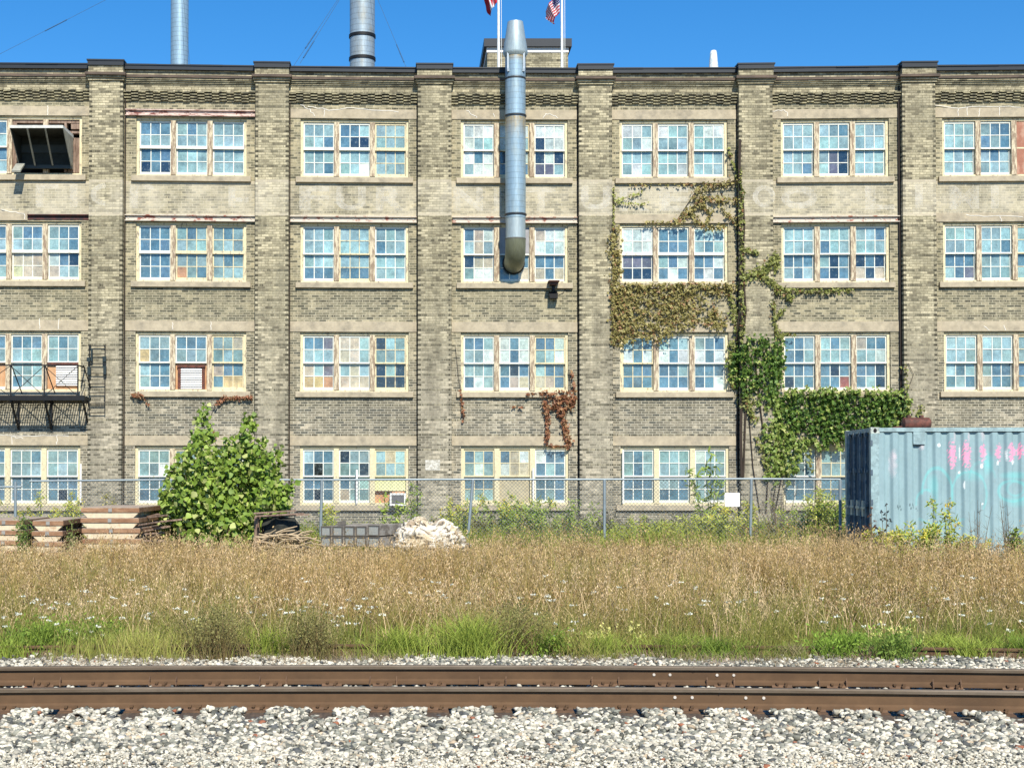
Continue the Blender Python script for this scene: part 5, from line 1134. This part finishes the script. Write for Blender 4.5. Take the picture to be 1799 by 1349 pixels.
# weeds and yard plants
def weed(name, px, pyt, Y, label, cat, n=7, spread=.25, leafc=((.16, .24, .04), (.26, .33, .07)), flower=None, lsz=.11, lk=85, shape=None, ptop=None, group=None, bare=False, base=None, tw=.006):
    X = W(px, pyt, Y)[0]; zb = float(gz(X, Y)); ztp = W(px, pyt, Y)[2]; h = ztp-zb; t = empty(name, (X, Y, zb), label, cat, group); st = MB(); LP = []; FPn = []
    for i in range(n):
        tx_ = X+R.gauss(0, spread) if i else X; hh = h*(R.uniform(.6, .98) if i else 1); ty = Y+R.gauss(0, spread*.6); bx_ = X+(tx_-X)*.4; by_ = Y+(ty-Y)*.4
        C_ = [np.array((bx_+(tx_-bx_)*u**1.5, by_+(ty-by_)*u, zb+hh*u)) for u in np.linspace(0, 1, 6)]; st.tube(C_, list(np.linspace(tw*1.5, tw*.5, 6)), 4)
        if bare:
            for j in range(9):
                u = R.uniform(.25, .95); p = C_[int(u*5)]; L_ = h*.3*(1.1-u); th = R.uniform(-1, 1); q = p+np.array((L_*math.sin(th), R.uniform(-.1, .1), L_*math.cos(th))); st.tube([p, q], [tw*.6, tw*.25], 4)
                if flower: FPn.append(q)
        else:
            for j in range(lk):
                u = R.uniform(.05, 1); p = C_[min(5, int(u*5.999))]; LP.append(p+np.array((R.gauss(0, .035+.03*(1-u)), R.gauss(0, .03), R.uniform(-.08, .08))))
        if flower: FPn.append(C_[-1])
    st.build('stems', M('weed_stem', (.16, .15, .06) if not bare else (.16, .12, .08), .8) if name+'_stem' not in bpy.data.materials else None, t)
    if LP:
        LP = np.array(LP); V, T, C = leaves(LP, lsz, LNC if shape is None else shape, cmix(len(LP), *leafc), down=.0, face=(.1, -.7, .7), fj=.7); mesh_np('foliage', V, T, LEAFM, t, C=C)
    if flower:
        FPn = np.array(FPn); V, T, C = specks(FPn, 30 if not bare else 7, (.05, .04, .055) if not bare else (.012, .012, .012), .026, np.array(flower), .2, up=.1, elong=1.6); mesh_np('flower_heads', V, T, LEAFM, t, C=C)
YEL = (.66, .56, .08); YG = ((.34, .42, .06), (.52, .52, .12)); GG_ = ((.20, .30, .045), (.34, .41, .08)); OL = ((.20, .20, .07), (.30, .27, .12))
for a in ((70, 872, 34.5, 'pale goldenrod spray behind the left form stacks', YG, YEL, 9, .35), (125, 868, 34.5, 'yellow-green goldenrod behind the gap between form stacks', YG, YEL, 8, .25), (185, 872, 35.5, 'thin goldenrod behind the tallest form stack', OL, YEL, 3, .1),
          (240, 905, 34, 'small goldenrod behind the tall stack, right end', YG, YEL, 4, .1), (582, 893, 34.5, 'small yellow goldenrod seen above the ribbed beams', YG, YEL, 5, .12), (676, 868, 31, 'slim green weed rising before the air conditioner', GG_, None, 2, .03),
          (699, 886, 30, 'slim green weed right of the ribbed beams', GG_, None, 3, .06), (712, 900, 29.8, 'short green weed between beams and pale bale', GG_, None, 4, .08), (790, 880, 35, 'yellow-green goldenrod behind the pale bale', YG, YEL, 7, .22), (808, 893, 34, 'goldenrod just left of the leaning fence post', YG, YEL, 4, .1),
          (900, 872, 34.5, 'tall green weed clump under the middle ground floor window', GG_, YEL, 24, .6), (950, 888, 34.5, 'second green weed clump right of the tall one', GG_, None, 12, .35), (1000, 880, 35, 'green weeds by the pilaster right of middle', GG_, None, 9, .3), (860, 905, 35, 'brown weed bank right of leaning post', OL, (.2, .13, .06), 12, .5),
          (1130, 912, 34.5, 'yellow-green weeds along the fence right of its fourth post', YG, None, 22, .8), (1225, 905, 34.5, 'yellow-green shrub left of the blank sign', YG, None, 20, .34), (1262, 893, 34.5, 'goldenrod under the blank sign', YG, YEL, 10, .25), (1308, 885, 34.5, 'goldenrod by the post beside the blank sign', YG, YEL, 8, .15),
          (1352, 925, 34, 'low brownish weeds right of the last full fence post', OL, (.5, .3, .08), 12, .5), (1440, 862, 34.5, 'tall yellow-green bush near the container door', YG, None, 28, .5), (1468, 880, 34, 'green leafy stems against the container door end', GG_, None, 10, .2), (1400, 895, 35, 'dark green weeds below the ivy covered window', GG_, None, 12, .35),
          (1640, 884, 27.6, 'goldenrod with the brightest yellow head before the container', GG_, YEL, 2, .02), (1668, 886, 27.6, 'leaning yellow goldenrod before the container', ((.25, .33, .05), (.4, .42, .08)), (.75, .55, .03), 3, .05), (1630, 925, 27.4, 'leafy weed below the goldenrods at the container', GG_, YEL, 9, .2), (1548, 935, 27.8, 'yellow-green weed at the container corner', YG, YEL, 14, .2),
          (1588, 935, 27.5, 'yellow weed patch at the foot of the container', YG, YEL, 10, .2), (1700, 945, 27.3, 'low weed right of the goldenrods', YG, YEL, 6, .12), (1785, 935, 27.3, 'dark headed weed by the container at the right picture edge', GG_, (.1, .07, .04), 9, .2), (1065, 900, 36, 'dark bramble right of the third fence post', ((.14, .13, .09), (.2, .18, .12)), None, 18, .5),
          (1180, 905, 36, 'dark bramble below the white framed window', ((.15, .15, .09), (.2, .2, .1)), None, 14, .5), (735, 925, 35, 'low green weeds behind the pale bale', GG_, None, 10, .35), (530, 930, 35, 'low green weeds right of the brush pile', GG_, None, 10, .3)):
    px, py, Y, lb, lc, fl_, n_, sp = a; weed('goldenrod' if fl_ == YEL else 'tall_weed', px, py, Y, lb, 'weed', n_, sp, lc, fl_)
weed('leafy_sapling', 722, 848, 33.8, 'thin leafy sapling rising before the wall between two windows', 'sapling', 7, .16, GG_, None, lsz=.10, lk=75)
weed('leafy_sapling', 1248, 800, 37, 'young tree with drooping leaves before the right part of a ground floor window', 'sapling', 10, .30, ((.2, .3, .05), (.3, .38, .08)), None, lsz=.17, lk=46)
weed('creeper_plant', 44, 912, 27.0, 'dense green creeper between the two left form stacks', 'plant', 7, .08, ((.10, .17, .03), (.17, .25, .05)), None, lsz=.07, lk=90)
weed('creeper_plant', 128, 918, 26.9, 'green creeper hanging at the corner of the tall form stack', 'plant', 5, .06, ((.16, .22, .05), (.24, .28, .08)), None, lsz=.06, lk=60)
weed('dead_stalk', 1556, 887, 27.5, 'dark flat-topped dead stalk before the pale container side', 'stalk', 2, .06, flower=(.05, .06, .07), bare=True, tw=.007)
weed('dead_stalk', 1531, 893, 27.6, 'brown headed dead stalk at the container corner', 'stalk', 2, .03, flower=(.16, .08, .05), bare=True, tw=.007)
weed('bare_twigs', 1715, 878, 27.4, 'fine bare grey twigs before the container, left of two', 'twigs', 6, .22, bare=True, tw=.005)
weed('bare_twigs', 1775, 868, 27.4, 'fine bare grey twigs before the container, nearest the picture edge', 'twigs', 7, .25, bare=True, tw=.005)
weed('bare_twigs', 1370, 850, 36, 'grey thorny twigs below the green ivy', 'twigs', 16, .45, bare=True, tw=.009)
weed('bare_twigs', 1060, 895, 37, 'dark tangled twigs near the dark pilaster edge right of middle', 'twigs', 14, .35, bare=True, tw=.010)

# ivy
def inpil(px): return any(a-1 <= px <= b+1 for a, b in PIL)
def inpoly(x, y, poly):
    r_ = False; j = len(poly)-1
    for i in range(len(poly)):
        xi, yi = poly[i]; xj, yj = poly[j]
        if (yi > y) != (yj > y) and x < (xj-xi)*(y-yi)/(yj-yi)+xi: r_ = not r_
        j = i
    return r_
def ivy_pts(shapes):
    out = []
    for sh in shapes:
        kind, dat, wd, n, thick_ = sh
        if kind == 'poly':
            xs_ = [p[0] for p in dat]; ys_ = [p[1] for p in dat]; k = 0
            while k < n:
                x, y = R.uniform(min(xs_)-3, max(xs_)+3), R.uniform(min(ys_)-3, max(ys_)+3)
                if inpoly(x+R.gauss(0, 4), y+R.gauss(0, 5)-3*math.sin(x*.3), dat) and (R.random() < .22 or math.sin(x*.21+y*.13)+math.sin(y*.31-x*.11)+math.sin(x*.07) > -.9): out.append((x, y, thick_)); k += 1
        else:
            L_ = [math.dist(a, b) for a, b in zip(dat, dat[1:])]; tot = sum(L_)
            for k in range(n):
                q = R.uniform(0, tot); i = 0
                while q > L_[i] and i < len(L_)-1: q -= L_[i]; i += 1
                u = q/L_[i]; a, b = dat[i], dat[i+1]; g = wd*(.5+.5*abs(math.sin(q*.13+i*2)))
                out.append((a[0]+(b[0]-a[0])*u+R.gauss(0, g*.42), a[1]+(b[1]-a[1])*u+R.gauss(0, g*.42), thick_))
    return out
def ivy(name, label, groups, stems, loc, cat='ivy'):
    t = empty(name, loc, label, cat); ps = []
    for shapes, pal, size in groups:
        pts = ivy_pts(shapes); P = np.array([F(x, y, (.26 if inpil(x) else .03)+.04+abs(R.gauss(0, th*.5))+th*1.3*max(0, math.sin(x*.33+y*.21)*math.sin(y*.37-x*.17)+.25)) for x, y, th in pts])
        ps.append(leaves(P, size, IVY, cmix(len(P), *pal), down=.9, face=(.05, -.7, .6), fj=.75))
    V, T, C = merge(ps); mesh_np('foliage', V, T, LEAFM, t, C=C)
    if stems:
        m = MB()
        for pts, r_ in stems: m.tube([F(x+R.uniform(-1.2, 1.2), y, (.26 if inpil(x) else .02)+.04) for x, y in pts], r_, 5)
        m.build('stems', M('vine_stem', (.045, .032, .024), .9), t)
OLIVE = ((.22, .20, .06), (.40, .34, .13), (.34, .19, .09), .10); OLG = ((.20, .23, .06), (.32, .33, .10), (.30, .16, .07), .05); GRE = ((.05, .11, .018), (.13, .23, .035), (.34, .40, .10), .14); LIM = ((.17, .26, .05), (.28, .36, .08), (.40, .42, .15), .2); REDB = ((.32, .14, .07), (.24, .10, .05), (.40, .24, .12), .25)
mainp = [(1074, 500), (1180, 502), (1290, 502), (1292, 516), (1250, 520), (1215, 514), (1262, 545), (1276, 568), (1262, 578), (1240, 566), (1205, 575), (1180, 584), (1160, 604), (1140, 592), (1110, 598), (1092, 606), (1074, 604)]
trunk_ = [(1299, 250), (1297, 300), (1301, 350), (1299, 400), (1301, 450), (1299, 500), (1302, 550), (1299, 600), (1301, 680), (1298, 760), (1300, 838)]
ivy('olive_ivy', 'olive and reddish ivy spreading over the wall from a dark central trunk', [
    ([('poly', mainp, 0, 3300, .05), ('line', [(1078, 600), (1076, 560), (1075, 500)], 8, 200, .04), ('line', [(1078, 500), (1080, 470), (1076, 440), (1080, 400)], 15, 330, .05), ('line', [(1090, 480), (1088, 440)], 6, 60, .04), ('line', [(1090, 503), (1290, 503)], 8, 420, .07)], OLIVE, .085),
    ([('line', [(1078, 400), (1079, 330)], 4, 90, .03), ('line', [(1082, 352), (1110, 345), (1130, 337)], 4, 50, .03), ('line', [(1082, 356), (1120, 360), (1140, 358)], 4, 45, .03)], (((.34, .38, .10), (.42, .42, .15))), .07),
    ([('line', [(1085, 326), (1180, 326), (1290, 322)], 3, 55, .03), ('line', [(1299, 318), (1260, 326), (1225, 336), (1222, 348)], 11, 190, .06), ('line', [(1299, 352), (1262, 350), (1228, 352)], 9, 130, .05), ('line', [(1240, 345), (1215, 372), (1190, 390)], 10, 170, .05), ('line', [(1225, 350), (1250, 375), (1238, 398)], 9, 120, .05), ('line', [(1262, 352), (1275, 375), (1296, 390)], 8, 90, .04), ('line', [(1190, 392), (1130, 390)], 4, 40, .03), ('line', [(1215, 375), (1240, 402), (1275, 400)], 9, 130, .05)], OLIVE, .085),
    ([('line', [(1281, 262), (1290, 290), (1299, 310)], 4, 40, .03), ('line', trunk_[1:8], 6, 430, .05), ('line', [(1300, 600), (1290, 560), (1284, 520)], 9, 130, .05), ('line', [(1286, 600), (1284, 640), (1290, 680)], 10, 170, .05), ('line', [(1299, 690), (1302, 720)], 8, 60, .04)], OLG, .085),
    ([('line', [(1300, 441), (1328, 446)], 6, 70, .05), ('line', [(1302, 490), (1340, 478), (1366, 450)], 13, 300, .05), ('line', [(1366, 450), (1362, 478)], 9, 80, .05), ('line', [(1330, 482), (1360, 505), (1392, 526)], 11, 240, .05), ('line', [(1352, 500), (1400, 513), (1500, 511)], 6, 220, .05), ('line', [(1356, 530), (1360, 570), (1372, 596)], 9, 150, .05), ('line', [(1362, 560), (1380, 543)], 6, 50, .04), ('line', [(1372, 588), (1398, 588)], 4, 30, .05)], OLG, .085)],
    [(trunk_, .045), ([(x+5+3*math.sin(y*.05), y) for x, y in trunk_[2:]], .028), ([(x-5, y) for x, y in trunk_[6:]], .022), ([(1300, 490), (1340, 480), (1368, 450)], .014), ([(1330, 480), (1360, 505), (1400, 512), (1480, 511)], .012), ([(1299, 320), (1225, 336), (1190, 390)], .012), ([(1079, 330), (1077, 400), (1080, 470), (1076, 600)], .014)], (FX(1299), 44.7, .35))
ivy('green_ivy', 'dense dark green ivy massed below and beside the right hand third storey window', [
    ([('poly', [(1283, 640), (1290, 612), (1305, 605), (1318, 590), (1345, 594), (1352, 612), (1372, 600), (1378, 640), (1366, 690), (1352, 705), (1330, 694), (1300, 690)], 0, 1900, .12), ('poly', [(1372, 698), (1395, 690), (1420, 694), (1447, 687), (1475, 693), (1500, 690), (1530, 696), (1556, 691), (1578, 699), (1586, 712), (1574, 728), (1576, 745), (1520, 760), (1495, 778), (1450, 775), (1410, 760), (1380, 745), (1368, 715)], 0, 3900, .15)], GRE, .095),
    ([*[('line', [(1378+i*14+R.uniform(-4, 4), 694), (1381+i*14+R.uniform(-6, 6), 686+R.uniform(-6, 5))], 9, int(18+R.random()*26), .2) for i in range(15)], *[('line', [(a_, b_), (a_+R.uniform(-7, 7), b_+R.uniform(10, 24))], 6, 34, .1) for a_, b_ in ((1372, 745), (1393, 752), (1412, 768), (1433, 774), (1452, 778), (1470, 776), (1345, 830), (1362, 834), (1380, 832), (1398, 818), (1572, 738), (1588, 715), (1590, 700), (1284, 655), (1280, 630), (1348, 700), (1330, 692))], ('line', [(1352, 695), (1366, 720), (1360, 760)], 16, 420, .1), ('poly', [(1335, 750), (1360, 740), (1400, 765), (1412, 790), (1402, 818), (1385, 836), (1355, 835), (1345, 800), (1330, 775)], 0, 1150, .12), ('line', [(1400, 776), (1428, 772), (1440, 790)], 8, 120, .08), ('line', [(1560, 700), (1585, 735)], 12, 180, .1)], LIM, .10),
    ([('line', [(1308, 690), (1315, 720), (1320, 738)], 11, 190, .06), ('line', [(1328, 770), (1345, 830)], 9, 90, .06), ('line', [(1418, 780), (1425, 830)], 8, 60, .06), ('line', [(1585, 690), (1592, 735)], 8, 60, .05), ('line', [(1600, 745), (1612, 715)], 8, 50, .1), ('line', [(1586, 640), (1588, 690)], 5, 30, .05)], OLG, .085)],
    [([(1340, 900), (1345, 830), (1338, 760), (1330, 700), (1325, 640)], .022), ([(1330, 900), (1318, 820), (1312, 740), (1308, 690)], .015), ([(1360, 905), (1372, 840), (1390, 770), (1450, 720), (1560, 705)], .02), ([(1352, 900), (1358, 850), (1350, 790)], .014), ([(1590, 740), (1588, 690), (1600, 660), (1590, 640)], .008)], (FX(1345), 44.7, .35))
ivy('dead_vine', 'withered red-brown vine hanging below a third storey sill in the middle', [([('poly', [(950, 688), (1008, 688), (1010, 712), (985, 722), (956, 708)], 0, 420, .07), ('line', [(925, 692), (955, 690)], 4, 40, .05), ('line', [(957, 705), (962, 740), (960, 772)], 6, 200, .05), ('line', [(982, 712), (990, 745), (1000, 780)], 8, 260, .05), ('line', [(958, 780), (1000, 785)], 5, 45, .05), ('line', [(1003, 650), (1010, 690)], 4, 30, .05)], REDB, .085)], [([(1000, 650), (1004, 700), (990, 740), (997, 790)], .008), ([(958, 700), (963, 780)], .007), ([(925, 693), (1000, 690)], .007)], (FX(985), 44.8, FZ(700)))
ivy('dead_vine', 'sparse withered vine strand at the left end of the middle sill', [([('line', [(808, 685), (812, 715), (815, 740)], 4, 70, .04), ('line', [(895, 712), (920, 716)], 3, 14, .03)], REDB, .075)], [([(800, 610), (806, 660), (812, 700), (814, 738)], .007)], (FX(812), 44.9, FZ(740)))
ivy('dead_vine', 'withered tuft at the left end of the sill above the leafy bush', [([('line', [(232, 694), (250, 696)], 5, 70, .08), ('line', [(250, 697), (262, 712)], 3, 18, .04)], REDB, .075)], [([(232, 695), (258, 699), (263, 720)], .006)], (FX(242), 44.8, FZ(700)))
ivy('dead_vine', 'withered strands at the right end of the sill above the leafy bush', [([('line', [(378, 712), (395, 700), (440, 698)], 5, 190, .06), ('line', [(376, 755), (380, 770)], 3, 14, .03)], REDB, .075)], [([(372, 730), (380, 706), (420, 700), (443, 690)], .007)], (FX(412), 44.8, FZ(705)))
